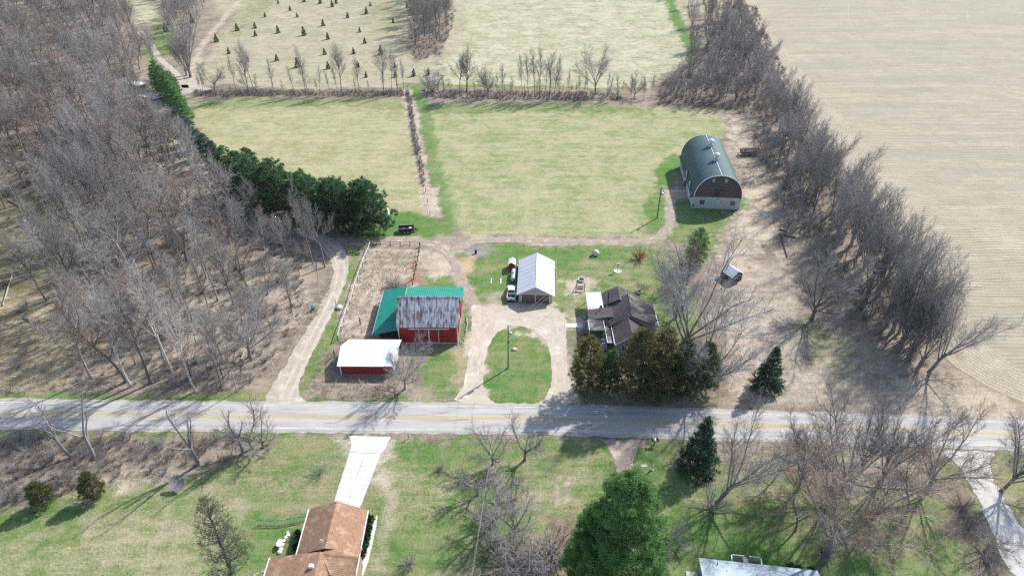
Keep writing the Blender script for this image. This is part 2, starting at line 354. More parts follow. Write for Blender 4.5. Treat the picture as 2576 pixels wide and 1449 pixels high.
# verges of the road
strip([(-60,1000),(430,1006),(640,1004),(700,1000)], 1.3, 'lawn', .7)
strip([(-60,1084),(430,1092),(700,1096)], .8, 'patchy', .6)
strip([(770,1010),(900,1012),(1060,1010),(1130,1012)], .8, 'patchy', .6)
strip([(1890,1040),(2200,1048),(2576,1056)], 2.5, 'litter', 1.5)
zone([(2400,940),(2640,1030),(2640,1064),(2250,1050),(2250,960)], 'tan', 2, .8)
ground_v = np.stack([PX, PY, np.zeros_like(PX)], 1)
nx, ny = len(GX), len(GY)
ii = (np.arange(ny - 1)[:, None] * nx + np.arange(nx - 1)[None, :]).ravel()
ground_f = np.stack([ii, ii + 1, ii + nx + 1, ii + nx], 1)
gm = bpy.data.materials.new('ground_cover'); gm.use_nodes = True
def ground_nodes(m, attr=True, base=None):
    N = m.node_tree.nodes; L = m.node_tree.links; b = N['Principled BSDF']
    b.inputs['Roughness'].default_value = .95; b.inputs['Specular IOR Level'].default_value = .1
    tc = N.new('ShaderNodeTexCoord')
    def noise(s, d, r=.65, stretch=None):
        n = N.new('ShaderNodeTexNoise'); n.inputs['Scale'].default_value = s; n.inputs['Detail'].default_value = d; n.inputs['Roughness'].default_value = r
        if stretch:
            mp = N.new('ShaderNodeMapping'); mp.inputs['Scale'].default_value = stretch; L.new(tc.outputs['Object'], mp.inputs['Vector']); L.new(mp.outputs[0], n.inputs['Vector'])
        else: L.new(tc.outputs['Object'], n.inputs['Vector'])
        return n.outputs['Fac']
    def math_(op, a, b_):
        q = N.new('ShaderNodeMath'); q.operation = op
        for i, v in enumerate((a, b_)):
            if isinstance(v, (int, float)): q.inputs[i].default_value = v
            else: L.new(v, q.inputs[i])
        return q.outputs[0]
    def rng(v, a, b_, c=0., d=1.):
        q = N.new('ShaderNodeMapRange'); L.new(v, q.inputs[0])
        for i, t in enumerate((a, b_, c, d)): q.inputs[i + 1].default_value = t
        return q.outputs[0]
    big = noise(.09, 5, .7); mid = noise(.4, 6, .75); fine = noise(2.2, 5, .8)
    fac = math_('ADD', math_('MULTIPLY', rng(big, .38, .62), .36), math_('ADD', math_('MULTIPLY', rng(mid, .38, .62), .38), math_('MULTIPLY', rng(fine, .38, .62), .40)))
    fac = rng(fac, .22, .84)
    stk = rng(noise(.55, 4, .75, (.14, 1.0, 1)), .40, .60, -.20, .20)
    fac = math_('ADD', fac, stk)
    mx = N.new('ShaderNodeMix'); mx.data_type = 'RGBA'; L.new(fac, mx.inputs[0])
    if attr:
        for nm, i in (('colA', 6), ('colB', 7)):
            a = N.new('ShaderNodeAttribute'); a.attribute_name = nm; L.new(a.outputs['Color'], mx.inputs[i])
    else:
        mx.inputs[6].default_value = (*base[0], 1); mx.inputs[7].default_value = (*base[1], 1)
    sp = rng(noise(3.6, 4, .85), .36, .64, .66, 1.34)
    mu = N.new('ShaderNodeMix'); mu.data_type = 'RGBA'; mu.blend_type = 'MULTIPLY'; mu.inputs[0].default_value = 1
    cr = N.new('ShaderNodeCombineColor')
    for i in range(3): L.new(sp, cr.inputs[i])
    L.new(mx.outputs[2], mu.inputs[6]); L.new(cr.outputs[0], mu.inputs[7])
    bp = N.new('ShaderNodeBump'); bp.inputs['Strength'].default_value = .55; bp.inputs['Distance'].default_value = .25
    L.new(noise(1.7, 5, .75), bp.inputs['Height']); L.new(bp.outputs[0], b.inputs['Normal'])
    L.new(mu.outputs[2], b.inputs['Base Color'])
    return N, L, b, mu, noise, rng, math_
ground_nodes(gm)
gme = np_mesh('ground', ground_v, ground_f, gm)
for nm, c in (('colA', cA), ('colB', cB)):
    at = gme.attributes.new(nm, 'FLOAT_COLOR', 'POINT')
    at.data.foreach_set('color', np.concatenate([np.clip(c, 0, 1), np.ones((len(c), 1))], 1).astype(np.float32).ravel())
tag(obj('ground', gme), kind='structure')

# ------------------------------------------------------------------ sheets: fields, road, lanes
def resample(poly, step, closed):
    P = [Vector((*p, 0)) for p in poly]; out = []
    n = len(P); rngE = range(n if closed else n - 1)
    for i in rngE:
        a, b = P[i], P[(i + 1) % n]; k = max(1, int((b - a).length / step))
        for j in range(k): out.append(a.lerp(b, j / k))
    if not closed: out.append(P[-1])
    return out
def smooth_line(pts, it=2, closed=False):
    for _ in range(it):
        q = [] if closed else [pts[0]]; n = len(pts)
        for i in range(n if closed else n - 1):
            a, b = pts[i], pts[(i + 1) % n]
            q += [(a[0]*.75+b[0]*.25, a[1]*.75+b[1]*.25), (a[0]*.25+b[0]*.75, a[1]*.25+b[1]*.75)]
        if not closed: q.append(pts[-1])
        pts = q
    return pts
def sheet(name, pts, z, m, rag=.25, step=.8, holes=(), seed=1, sm=2):
    r = rng_of(seed); loops = []
    for pl in [pts] + list(holes):
        L_ = resample(smooth_line(GL(pl), sm, True), step, True)
        loops.append([Vector((p.x + r.uniform(-rag, rag), p.y + r.uniform(-rag, rag), z)) for p in L_])
    tris = tessellate_polygon(loops); vs_ = [v for l in loops for v in l]; fs = []
    for t in tris:
        a, b, c = (vs_[i] for i in t)
        fs.append(t if (b - a).cross(c - a).z > 0 else t[::-1])
    o = obj(name, mesh_from(name, vs_, fs, m)); return tag(o, kind='structure')
def ribbon(name, pts, w, z, m, rag=.2, step=.8, seed=1, parent=None, off=0.0, world=False):
    r = rng_of(seed); line = resample(smooth_line(pts if world else GL(pts)), step, False); vs_ = []
    for i, p in enumerate(line):
        d = (line[min(i + 1, len(line) - 1)] - line[max(i - 1, 0)]).normalized(); nrm = Vector((-d.y, d.x, 0))
        ww = w[0] + (w[1] - w[0]) * i / len(line) if isinstance(w, tuple) else w
        for s_ in (1, -1):
            q = p + nrm * (off + s_ * (ww + r.uniform(-rag, rag))); vs_.append((q.x, q.y, z))
    fs = [(2*i, 2*i+1, 2*i+3, 2*i+2) for i in range(len(line) - 1)]
    o = obj(name, mesh_from(name, vs_, fs, m), parent)
    return o if parent else tag(o, kind='structure')

# crop field with seed rows
def row_mat(name, ang, per_m, base):
    m = bpy.data.materials.new(name); m.use_nodes = True
    N, L, b, mu, noise, rng, math_ = ground_nodes(m, False, base)
    tc = N.new('ShaderNodeTexCoord'); mp = N.new('ShaderNodeMapping'); mp.inputs['Rotation'].default_value = (0, 0, ang)
    L.new(tc.outputs['Object'], mp.inputs['Vector']); sx = N.new('ShaderNodeSeparateXYZ'); L.new(mp.outputs[0], sx.inputs[0])
    wob = math_('MULTIPLY', noise(.05, 2), 3.0)
    s = N.new('ShaderNodeMath'); s.operation = 'SINE'
    L.new(math_('MULTIPLY', math_('ADD', sx.outputs[1], wob), per_m * 2 * math.pi), s.inputs[0])
    row = rng(s.outputs[0], -.2, 1)
    row = math_('MULTIPLY', row, rng(noise(.35, 4, .7, (.12, 1.5, 1)), (.30), .56))
    x = N.new('ShaderNodeMix'); x.data_type = 'RGBA'; x.blend_type = 'MULTIPLY'; x.inputs[7].default_value = (.62, .60, .57, 1)
    L.new(row, x.inputs[0]); L.new(mu.outputs[2], x.inputs[6])
    band = rng(noise(.06, 5, .7, (.22, 1.6, 1)), .36, .64)
    y = N.new('ShaderNodeMix'); y.data_type = 'RGBA'; y.inputs[7].default_value = (.275, .252, .19, 1)
    L.new(math_('MULTIPLY', band, .7), y.inputs[0]); L.new(x.outputs[2], y.inputs[6])
    L.new(y.outputs[2], b.inputs['Base Color']); return m
CROP = ((.35, .302, .222), (.455, .396, .30))
M['crop'] = row_mat('crop_rows', 0.0, .8, CROP)
crop = sheet('crop_field', [(1877,-80),(1924,60),(1977,133),(2037,200),(2097,267),(2147,333),(2200,420),(2300,560),(2400,720),(2470,880),(2640,1000),(3300,1000),(3300,-80)], .02, M['crop'], .3, 3, seed=3, sm=0)
# headland: rows that follow the hedge, drawn along the strip's own length
def headland_mat():
    m = bpy.data.materials.new('headland_rows'); m.use_nodes = True
    N, L, b, mu, noise, rng, math_ = ground_nodes(m, False, ((.335, .29, .218), (.43, .375, .29)))
    uv = N.new('ShaderNodeAttribute'); uv.attribute_name = 'across'
    s = N.new('ShaderNodeMath'); s.operation = 'SINE'; L.new(math_('MULTIPLY', uv.outputs['Fac'], .95 * 2 * math.pi), s.inputs[0])
    x = N.new('ShaderNodeMix'); x.data_type = 'RGBA'; x.blend_type = 'MULTIPLY'; x.inputs[7].default_value = (.80, .77, .74, 1)
    L.new(rng(s.outputs[0], -.1, 1), x.inputs[0]); L.new(mu.outputs[2], x.inputs[6]); L.new(x.outputs[2], b.inputs['Base Color']); return m
def headland(name, inner, outer, z, n=9):
    A = resample(smooth_line(GL(inner)), 2, False); B = resample(smooth_line(GL(outer)), 2, False); K = 70; vs_ = []; ac = []
    pick = lambda Q, t: Q[min(int(t * (len(Q) - 1)), len(Q) - 1)]
    for i in range(K + 1):
        a, b = pick(A, i / K), pick(B, i / K); w = (b - a).length
        for j in range(n + 1): q = a.lerp(b, j / n); vs_.append((q.x, q.y, z)); ac.append(w * j / n)
    fs = [(i*(n+1)+j, i*(n+1)+j+1, (i+1)*(n+1)+j+1, (i+1)*(n+1)+j) for i in range(K) for j in range(n)]
    me = mesh_from(name, vs_, fs, M['headland']); a = me.attributes.new('across', 'FLOAT', 'POINT'); a.data.foreach_set('value', ac)
    return tag(obj(name, me), kind='structure')
M['headland'] = headland_mat()
headland('crop_headland', [(1857,-60),(1893,67),(1957,190),(2020,290),(2090,420),(2160,560),(2230,690),(2310,820),(2390,920),(2500,985),(2660,1050)],
         [(1880,-60),(1926,60),(1979,133),(2039,200),(2099,267),(2149,333),(2202,420),(2302,560),(2402,720),(2472,880),(2660,990)], .03)
M['asphalt'] = mat('old_asphalt', (.335, .32, .30), (.44, .422, .395), .5, .92, bump=.15, bscale=6, stretch=(.16, 1.6, 1), c3=(.20, .197, .192), c3_scale=.8, c3_at=(.56, .66), detail=10)
M['yellow_line'] = mat('yellow_line', (.52, .32, .03), (.45, .32, .10), 1.5, .7)
M['white_line'] = mat('white_line', (.66, .65, .63), (.40, .39, .38), .7, .7, contrast=(.38, .62))
M['gravel'] = mat('lane_gravel', (.44, .385, .31), (.33, .285, .225), .9, .95, bump=.3, bscale=5, c3=(.50, .45, .37), c3_scale=.3, detail=8)
M['yard'] = mat('yard_gravel', (.48, .415, .335), (.37, .31, .245), .5, .95, bump=.3, bscale=5, c3=(.55, .49, .41), c3_scale=.25, detail=9, contrast=(.40, .62))
M['dirt'] = mat('track_dirt', (.36, .29, .235), (.25, .195, .155), .9, .95, bump=.4, bscale=4, c3=(.45, .40, .31), c3_scale=.5, detail=8)
M['concrete'] = mat('pale_concrete', (.62, .60, .56), (.54, .52, .485), .7, .85, c3=(.38, .36, .325), c3_scale=.45, c3_at=(.54, .72), detail=8)
M['shoulder'] = mat('shoulder_gravel', (.41, .385, .34), (.31, .285, .245), 1.2, .95, bump=.3, detail=8)
road_c = [(-260,1036),(0,1040),(430,1046),(860,1049),(1290,1052),(1500,1057),(1717,1064),(2000,1074),(2284,1083),(2575,1093),(2900,1106)]
ribbon('road_shoulder', road_c, 3.9, .03, M['shoulder'], .22, 1.1, 4)
road = ribbon('road', road_c, 3.4, .05, M['asphalt'], .07, .8, 5)
ribbon('centre_line', road_c, .09, .056, M['yellow_line'], .01, 1.2, 6, road, .2)
ribbon('centre_line', road_c, .09, .056, M['yellow_line'], .01, 1.2, 7, road, -.2)
ribbon('edge_line', road_c, .06, .056, M['white_line'], .015, 1.2, 8, road, 2.85)
ribbon('edge_line', road_c, .06, .056, M['white_line'], .015, 1.2, 9, road, -2.85)
sheet('woods_lane', [(655,1014),(690,965),(787,803),(833,716),(841,690),(832,655),(800,610),(745,585),(690,566),(700,560),(760,578),(820,592),(862,618),(880,655),(875,695),(855,745),(827,809),(747,965),(752,1000),(780,1016)], .035, M['gravel'], .25, .9, seed=11)
sheet('barn_yard', [(1128,1018),(1160,985),(1170,960),(1180,882),(1188,810),(1185,770),(1200,765),(1230,778),(1262,772),(1300,768),(1398,772),(1424,800),(1424,850),(1427,932),(1440,985),(1478,1022)], .035, M['yard'], .16, .7,
      holes=[[(1292,819),(1325,824),(1353,837),(1374,858),(1384,889),(1387,923),(1386,965),(1384,978),(1374,998),(1353,1017),(1325,1022),(1275,1020),(1241,1014),(1223,993),(1216,972),(1215,950),(1220,909),(1227,876),(1240,848),(1261,829)]], seed=12)
M['yard_rut'] = mat('packed_wheel_track', (.40, .345, .28), (.52, .455, .375), .5, .95, detail=8)
for k, of in enumerate((.85, -.75)): ribbon('wheel_rut', [(1165,1012),(1190,965),(1200,880),(1207,825),(1240,797),(1300,792),(1370,803),(1400,840),(1405,930),(1410,985),(1430,1015)], .26, .041, M['yard_rut'], .1, .7, 150 + k, bpy.data.objects['barn_yard'], of)
for k, of in enumerate((.8, -.8)): ribbon('wheel_rut', [(715,1005),(735,960),(800,830),(840,755),(858,700),(858,660),(835,620),(790,595)], .3, .041, M['yard_rut'], .1, .7, 160 + k, bpy.data.objects['woods_lane'], of)
M['rut'] = mat('rut_mud', (.27, .205, .16), (.38, .31, .25), .7, .95, bump=.4, bscale=4, detail=8)
for nm, pl, sd_ in (('farm_track', [(868,606),(940,603),(1000,603),(1060,607),(1110,625),(1140,655),(1160,700),(1185,750),(1205,778)], 13), ('barn_track', [(1128,640),(1158,618),(1208,605),(1358,606),(1525,608),(1625,606),(1665,592),(1688,565),(1692,532),(1686,505),(1712,486)], 14)):
    tk0 = ribbon(nm, pl, 1.05 if sd_ == 13 else .95, .028 - .004 * (sd_ - 13), M['dirt'], .3, .8, sd_)
    for k, of in enumerate((.72, -.72)): ribbon('wheel_rut', pl, .2, .034 - .004 * (sd_ - 13), M['rut'], .09, .7, sd_ * 10 + k, tk0, of)
M['side_gravel'] = mat('pale_lane_gravel', (.52, .50, .47), (.42, .40, .37), .8, .95, bump=.3, bscale=5, detail=8)
sheet('side_lane', [(2350,1132),(2400,1157),(2450,1232),(2500,1348),(2546,1460),(2660,1460),(2590,1360),(2520,1250),(2478,1160),(2520,1138)], .035, M['side_gravel'], .25, .9, seed=15)
sheet('field_entrance', [(1500,1104),(1528,1115),(1545,1155),(1552,1190),(1580,1260),(1605,1260),(1592,1190),(1594,1160),(1606,1120),(1640,1108)], .033, M['dirt'], .25, .7, seed=16)
ribbon('hidden_lane', [(700,563),(620,520),(540,460),(470,390),(420,320),(390,275),(395,240),(430,222),(480,216),(525,228)], 1.9, .03, M['gravel'], .3, 1, 17)
ribbon('woods_track', [(470,225),(440,180),(400,150),(380,110),(350,80)], 1.3, .03, M['gravel'], .4, 1.5, 18)
# pale concrete driveway, slab by slab
drv = tag(obj('driveway_apron', mesh_from('driveway_apron', [(*G(876,1096), .034), (*G(984,1099), .034), (*G(976,1112), .034), (*G(968,1130), .034), (*G(958,1141), .034), (*G(879,1137), .034), (*G(884,1120), .034), (*G(882,1106), .034)], [(0, 7, 6, 5, 4, 3, 2, 1)], M['concrete'])), kind='structure')
DL = [G(879,1138), G(838,1268)]; DR = [G(958,1142), G(905,1280)]
for i in range(6):
    for j in range(2):
        q = []
        for (a, b) in ((i, j), (i, j + 1), (i + 1, j + 1), (i + 1, j)):
            t = a / 6; l = Vector(DL[0]).lerp(Vector(DL[1]), t); r_ = Vector(DR[0]).lerp(Vector(DR[1]), t); q.append(l.lerp(r_, b / 2))
        c = sum(q, Vector((0, 0))) / 4; q = [c + (p - c) * .98 for p in q]; h = .05 + .006 * ((i * 7 + j * 3) % 4)
        MB().slab([(p.x, p.y, h) for p in q], .06).build('slab', M['concrete'], drv)

# wheel marks left by machines in the crop field
M['wheel_mark'] = mat('wheel_mark_soil', (.41, .355, .27), (.34, .29, .215), 1, .95)
for i, pl in enumerate([[(2141,-10),(2132,33),(2142,73),(2184,117),(2235,160)], [(2436,20),(2431,43),(2444,70),(2464,90)]]): ribbon('wheel_mark', pl, .14, .026 + .002 * i, M['wheel_mark'], .05, 1.5, 50 + i)
for k in range(4):
    q = 1 - .2 * k; ribbon('wheel_mark', [(2440, 372 - 30*q), (2494, 372 - 29*q), (2520, 372 - 25*q), (2515 + 48*q, 372 - 8*q), (2515 + 48*q, 372 + 8*q), (2500, 372 + 24*q), (2440, 372 + 24*q)], .10, .026 + .001 * k, M['wheel_mark'], .05, 1.2, 60 + k)
# ------------------------------------------------------------------ buildings
def gable_roof(root, x0, x1, y0, y1, ze, zr, axis, m, over=.35, t=.12, name='roof', xr=None):
    """two roof slopes as ONE part; ridge along axis"""
    b = MB()
    if axis == 'y':
        xr = (x0 + x1) / 2 if xr is None else xr
        s1 = (zr - ze) / (xr - x0); s2 = (zr - ze) / (x1 - xr)
        b.slab([(x0-over, y0-over, ze-s1*over), (xr, y0-over, zr), (xr, y1+over, zr), (x0-over, y1+over, ze-s1*over)], t)
        b.slab([(xr, y0-over, zr), (x1+over, y0-over, ze-s2*over), (x1+over, y1+over, ze-s2*over), (xr, y1+over, zr)], t)
    else:
        yr = (y0 + y1) / 2 if xr is None else xr
        s1 = (zr - ze) / (yr - y0); s2 = (zr - ze) / (y1 - yr)
        b.slab([(x0-over, y0-over, ze-s1*over), (x1+over, y0-over, ze-s1*over), (x1+over, yr, zr), (x0-over, yr, zr)], t)
        b.slab([(x0-over, yr, zr), (x1+over, yr, zr), (x1+over, y1+over, ze-s2*over), (x0-over, y1+over, ze-s2*over)], t)
    return b.build(name, m, root)
def gable_wall(name, root, m, x0, x1, y, z0, ze, zr, axis='x', t=.12, xr=None):
    """a gable end: axis x = wall lies along x at depth y"""
    xr = (x0 + x1) / 2 if xr is None else xr
    prof = [(x0, z0), (x1, z0), (x1, ze), (xr, zr), (x0, ze)]
    if axis == 'x': return MB().prism(prof, y, y + t).build(name, m, root)
    b = MB(); n = 5
    b.add([(y, a, z) for a, z in prof] + [(y + t, a, z) for a, z in prof], [tuple(range(4, -1, -1)), tuple(range(5, 10))] + [(i, (i+1) % n, (i+1) % n + n, i + n) for i in range(n)])
    return b.build(name, m, root)
def window(root, m, x0, x1, y, z0, z1, nx_=2, nz_=2, depth=.05, fr=.09):
    """a window in a wall that faces -y: frame with recessed panes"""
    f = MB(); f.box(x0-fr, x1+fr, y-depth, y, z0-fr, z0).box(x0-fr, x1+fr, y-depth, y, z1, z1+fr).box(x0-fr, x0, y-depth, y, z0, z1).box(x1, x1+fr, y-depth, y, z0, z1)
    for i in range(1, nx_): c = x0 + (x1-x0)*i/nx_; f.box(c-.025, c+.025, y-depth*.8, y, z0, z1)
    for i in range(1, nz_): c = z0 + (z1-z0)*i/nz_; f.box(x0, x1, y-depth*.7, y, c-.025, c+.025)
    w = f.build('window', m, root)
    for i in range(nx_):
        for k in range(nz_):
            a = x0 + (x1-x0)*i/nx_; b = x0 + (x1-x0)*(i+1)/nx_; c = z0 + (z1-z0)*k/nz_; d = z0 + (z1-z0)*(k+1)/nz_
            part('pane', M['glass'], w, a+.03, b-.03, y-.015, y-.004, c+.03, d-.03)
    return w
# --- red barn -----------------------------------------------------
rb = empty('red_barn', (-23.1, 108.6, 0))
tag(rb, 'red barn with rusty streaked metal roof and green lean-to roofs', 'barn')
W, D, ZE, ZR = 12.0, 8.4, 4.45, 8.75
part('foundation', M['stone'], rb, -.05, W+.05, -.05, D+.05, 0, .28)
part('wall', M['red_siding'], rb, 0, W, 0, .12, .28, ZE)
part('wall', M['red_siding'], rb, 0, W, D-.12, D, .28, ZE)
gable_wall('gable_wall', rb, M['red_siding_y'], .12, D-.12, 0, .28, ZE, ZR-.15, 'y')
gw = gable_wall('gable_wall', rb, M['red_siding_y'], .12, D-.12, W-.12, .28, ZE, ZR-.15, 'y')
for x in (0, W): part('corner_trim', M['white'], rb, x-.1, x+.1, -.035, -.003, .28, ZE)
part('corner_trim', M['white'], rb, W+.003, W+.03, -.03, .14, .28, ZE-.1)
# sliding doors with a white track board
part('door_track', M['white'], rb, 2.1, 10.3, -.10, -.004, 3.75, 3.93)
for x in (4.1, 6.15):
    d = MB().box(x, x+2.03, -.075, -.012, .34, 3.74).build('sliding_door', M['red_siding'], rb)
    tb = MB().box(x, x+.1, -.1, -.078, .34, 3.74).box(x+1.93, x+2.03, -.1, -.078, .34, 3.74).box(x+.1, x+1.93, -.1, -.078, .34, .44).build('door_trim', M['white'], d)
part('handle', M['black'], rb, 6.0, 6.04, -.13, -.102, 1.3, 1.6)
part('track_board', M['white'], rb, W+.004, W+.07, 2.2, 5.2, 3.3, 3.5)
part('side_door', M['red_siding_y'], rb, W+.004, W+.05, 2.9, 4.6, .5, 3.28)
part('side_trim', M['white'], rb, W+.052, W+.075, 4.5, 4.6, .5, 3.28)
# main roof in metal sheets, two courses on each slope
rr = rng_of(3); y_e, y_r = -.30, D/2
roof = MB()
roof.slab([(-.3, y_e, ZE+.02), (W+.3, y_e, ZE+.02), (W+.3, y_r, ZR-.03), (-.3, y_r, ZR-.03)], .06)
roof.slab([(-.3, y_r, ZR-.03), (W+.3, y_r, ZR-.03), (W+.3, D+.3, ZE-.28), (-.3, D+.3, ZE-.28)], .06)
rf = roof.build('roof', M['greywood'], rb)
ns = 17
for c in range(2):
    for i in range(ns):
        xa = -.34 + (W+.68) * i / ns; xb = -.34 + (W+.68) * (i+1) / ns - .015
        t0, t1 = (0, .56) if c == 0 else (.53, 1.0); u = .012 + .012 * (i % 2) + (.02 if c else 0); j = rr.uniform(-.05, .02) if c == 0 else 0
        f_ = lambda t: (y_e - .05 + (y_r - y_e + .05) * t, ZE - .02 + (ZR - ZE + .02) * t)
        ya, za = f_(t0); yb, zb = f_(t1)
        MB().slab([(xa, ya+j, za+u), (xb, ya+j, za+u), (xb, yb, zb+u), (xa, yb, zb+u)], .008).build('roof_sheet', M['rust_roof'], rf)
for i in range(ns):
    xa = -.34 + (W+.68) * i / ns; xb = -.34 + (W+.68) * (i+1) / ns - .015
    MB().slab([(xa, y_r, ZR+.02), (xb, y_r, ZR+.02), (xb, D+.3, ZE-.25), (xa, D+.3, ZE-.25)], .008).build('roof_sheet', M['rust_roof'], rf)
MB().bar((-.34, y_r, ZR+.03), (W+.34, y_r, ZR+.03), .09, n=6).build('ridge_cap', M['rust_roof'], rf)
# green lean-tos
MB().slab([(-.0, D+.1, 4.35), (W+.45, D+.1, 4.35), (W+.45, 15.7, 3.25), (-.0, 15.7, 3.25)], .07).build('rear_lean_to_roof', M['green_roof_x'], rb)
part('rear_wall', M['red_siding'], rb, .2, W+.1, 15.0, 15.12, 0, 3.2)
part('rear_side_wall', M['red_siding_y'], rb, W-.05, W+.07, D+.02, 15.0, 0, 3.55)
MB().slab([(-5.35, -.25, 2.55), (-.14, -.25, 3.75), (-.14, 15.3, 3.75), (-5.35, 15.3, 2.55)], .07).build('side_lean_to_roof', M['green_roof'], rb)
part('fascia', M['white'], rb, -5.40, -5.36, -.25, 15.3, 2.40, 2.54)
for y in (0, 3.8, 7.6, 11.4, 15.0): MB().box(-5.25, -5.07, y, y+.18, 0, 2.53).build('post', M['greywood'], rb)
part('lean_to_beam', M['greywood'], rb, -5.26, -5.06, 0, 15.2, 2.30, 2.475)
part('hay_rack', M['darkwood'], rb, -4.4, -.6, 2.2, 4.0, 0, 1.3)
for i in range(22):   # stones along the east wall
    t = i / 21; x = -10.15 + .55 * math.sin(t * 2.5) + rr.uniform(-.12, .12); y = 108.2 + 8.6 * t; s = rr.uniform(.16, .30)
    if t < .12: x -= (.12 - t) * 9
    prof = [(.6*s, 0), (s, .35*s), (.85*s, .75*s), (.35*s, 1.0*s)]
    tag(MB().lathe(prof, n=7).build('edging_stone', M['stone'], None, True, (x, y, 0)), 'pale field stone edging the bed beside the red barn wall', 'stone', 'edging stones beside the red barn')
# --- long white roofed shed --------------------------------------
sh = empty('long_shed', (-33.2, 99.1, 0), R(-.5)); tag(sh, 'low red shed with long white metal roof below the red barn', 'shed')
part('wall', M['red_siding'], sh, 0, 10.3, 0, .1, .15, 2.45); part('wall', M['red_siding'], sh, 0, 10.3, 7.3, 7.4, .15, 2.4)
gable_wall('gable_wall', sh, M['white'], .1, 7.3, 10.2, (.1), 2.45, 3.45, 'y', .1, 4.4); gable_wall('gable_wall', sh, M['red_siding_y'], .1, 7.3, 0, (.1), 2.45, 3.45, 'y', .1, 4.4)
for x in (0, 10.2): part('corner_trim', M['white'], sh, x-.06, x+.14, -.03, -.003, .15, 2.44)
part('sill_board', M['greywood'], sh, .15, 10.1, -.03, -.003, .02, .18)
wrf = MB()
wrf.slab([(-.45, -.3, 2.5), (8.6, -.3, 2.5), (8.9, 4.4, 3.6), (-.55, 4.4, 3.6)], .08)
wrf.slab([(-.55, 4.4, 3.6), (10.9, 4.4, 3.6), (10.9, 7.7, 2.6), (.2, 7.7, 2.6)], .08)
wrf.build('roof', M['white_roof'], sh)
M['clear_roof'] = mat('translucent_sheet', (.60, .66, .67), (.50, .56, .57), 2, .4, stretch=(4, .5, 1))
MB().slab([(8.62, -.3, 2.505), (9.7, -.3, 2.505), (9.95, 4.38, 3.6), (8.92, 4.38, 3.6)], .08).build('roof_light_sheet', M['clear_roof'], sh)
MB().slab([(9.72, -.3, 2.5), (10.7, -.3, 2.5), (10.9, 4.4, 3.6), (9.97, 4.4, 3.6)], .08).build('roof_sheet', M['white_roof'], sh)
# --- white garage --------------------------------------------------
ga = empty('garage', (5.2, 122.9, 0), R(-2.8)); tag(ga, 'white weathered garage with pale metal roof and two brown doors', 'garage')
M['old_white'] = mat('peeling_white_paint', (.52, .54, .55), (.36, .37, .38), 2.5, .8, bump=.3, stretch=(.5, .5, 3), c3=(.22, .21, .20), c3_scale=1.5, c3_at=(.60, .72))
M['pale_roof'] = mat('pale_sheet_roof', (.58, .61, .63), (.50, .53, .56), .8, .5, stretch=(.35, 2.2, 1), c3=(.27, .235, .22), c3_scale=1.4, c3_at=(.56, .74))
M['brown_door'] = mat('brown_door', (.21, .125, .115), (.18, .105, .097), .8, .6)
w2, L2, ze2, zr2 = 3.7, 13.4, 2.45, 4.45
part('wall', M['old_white'], ga, -w2, -w2+.12, .12, L2-.12, 0, ze2); part('wall', M['old_white'], ga, w2-.12, w2, .12, L2-.12, 0, ze2)
gable_wall('gable_wall', ga, M['old_white'], -w2, w2, 0, 0, ze2, zr2-.1); gable_wall('gable_wall', ga, M['old_white'], -w2, w2, L2-.12, 0, ze2, zr2-.1)
for x in (-3.05, .08):
    dd = MB().box(x, x+2.93, -.05, -.004, .03, 2.18).build('garage_door', M['brown_door'], ga)
    for k in range(1, 4): part('door_seam', M['brown_door'], dd, x+.02, x+2.91, -.065, -.052, .03 + .5375*k - .03, .03 + .5375*k + .03)
fr = MB().box(-3.2, -3.06, -.07, -.004, 0, 2.2).box(-.1, .06, -.07, -.004, 0, 2.2).box(3.03, 3.17, -.07, -.004, 0, 2.2).box(-3.2, 3.17, -.07, -.004, 2.2, 2.36).build('door_frame', M['white'], ga)
rb_ = MB(); s_ = (zr2-ze2)/w2; o_ = .5
rb_.slab([(-w2-o_, -.4, ze2-s_*o_), (0, -.4, zr2), (0, L2+.4, zr2), (-w2-o_, L2+.4, ze2-s_*o_)], .1)
rw = rb_.build('roof_slope', M['pale_roof'], ga); rw['label'] = 'worn grey streaked roof slope'
MB().slab([(.004, -.4, zr2), (w2+o_, -.4, ze2-s_*o_), (w2+o_, L2+.4, ze2-s_*o_), (.004, L2+.4, zr2)], .1).build('roof_slope', M['white_roof'], ga)
MB().bar((0, -.42, zr2+.01), (0, L2+.42, zr2+.01), .07).build('ridge_cap', M['galv'], ga)
for k in range(1, 8):   # raised seams on the worn slope
    y = L2 * k / 8
    MB().slab([(-w2-o_+.02, y-.03, ze2-s_*o_+.035), (-.1, y-.03, zr2-.02), (-.1, y+.03, zr2-.02), (-w2-o_+.02, y+.03, ze2-s_*o_+.035)], .03).build('seam', M['pale_roof'], rw)
# pale pipe corral behind the garage
co = empty('pipe_corral', (5.9, 136.9, 0), R(-2.8)); tag(co, 'pale green pipe rail corral wrapped behind the white garage', 'corral')
M['mint'] = mat('mint_pipe', (.50, .60, .58), (.40, .48, .47), 2, .5)
cx0, cx1, cy0, cy1 = -4.3, 4.6, -6.5, 1.6
for (x, y) in [(cx0, 0), (cx0, cy1), (-1.3, cy1), (1.6, cy1), (cx1, cy1), (cx1, -1.5), (cx1, -4.0), (cx1, cy0)]:
    MB().bar((x, y, 0), (x, y, 1.6), .05).build('post', M['mint'], co)
for z in (.5, 1.0, 1.5):
    MB().bar((cx0, cy1, z), (cx1, cy1, z), .04).bar((cx0, 0, z), (cx0, cy1, z), .04).bar((cx1, cy0, z), (cx1, cy1, z), .04).build('rail', M['mint'], co)
MB().slab([(-4.1, .6, .55), (4.3, .6, .55), (4.3, 1.45, .75), (-4.1, 1.45, .75)], .5).build('feed_trough', M['clear_roof'], co)
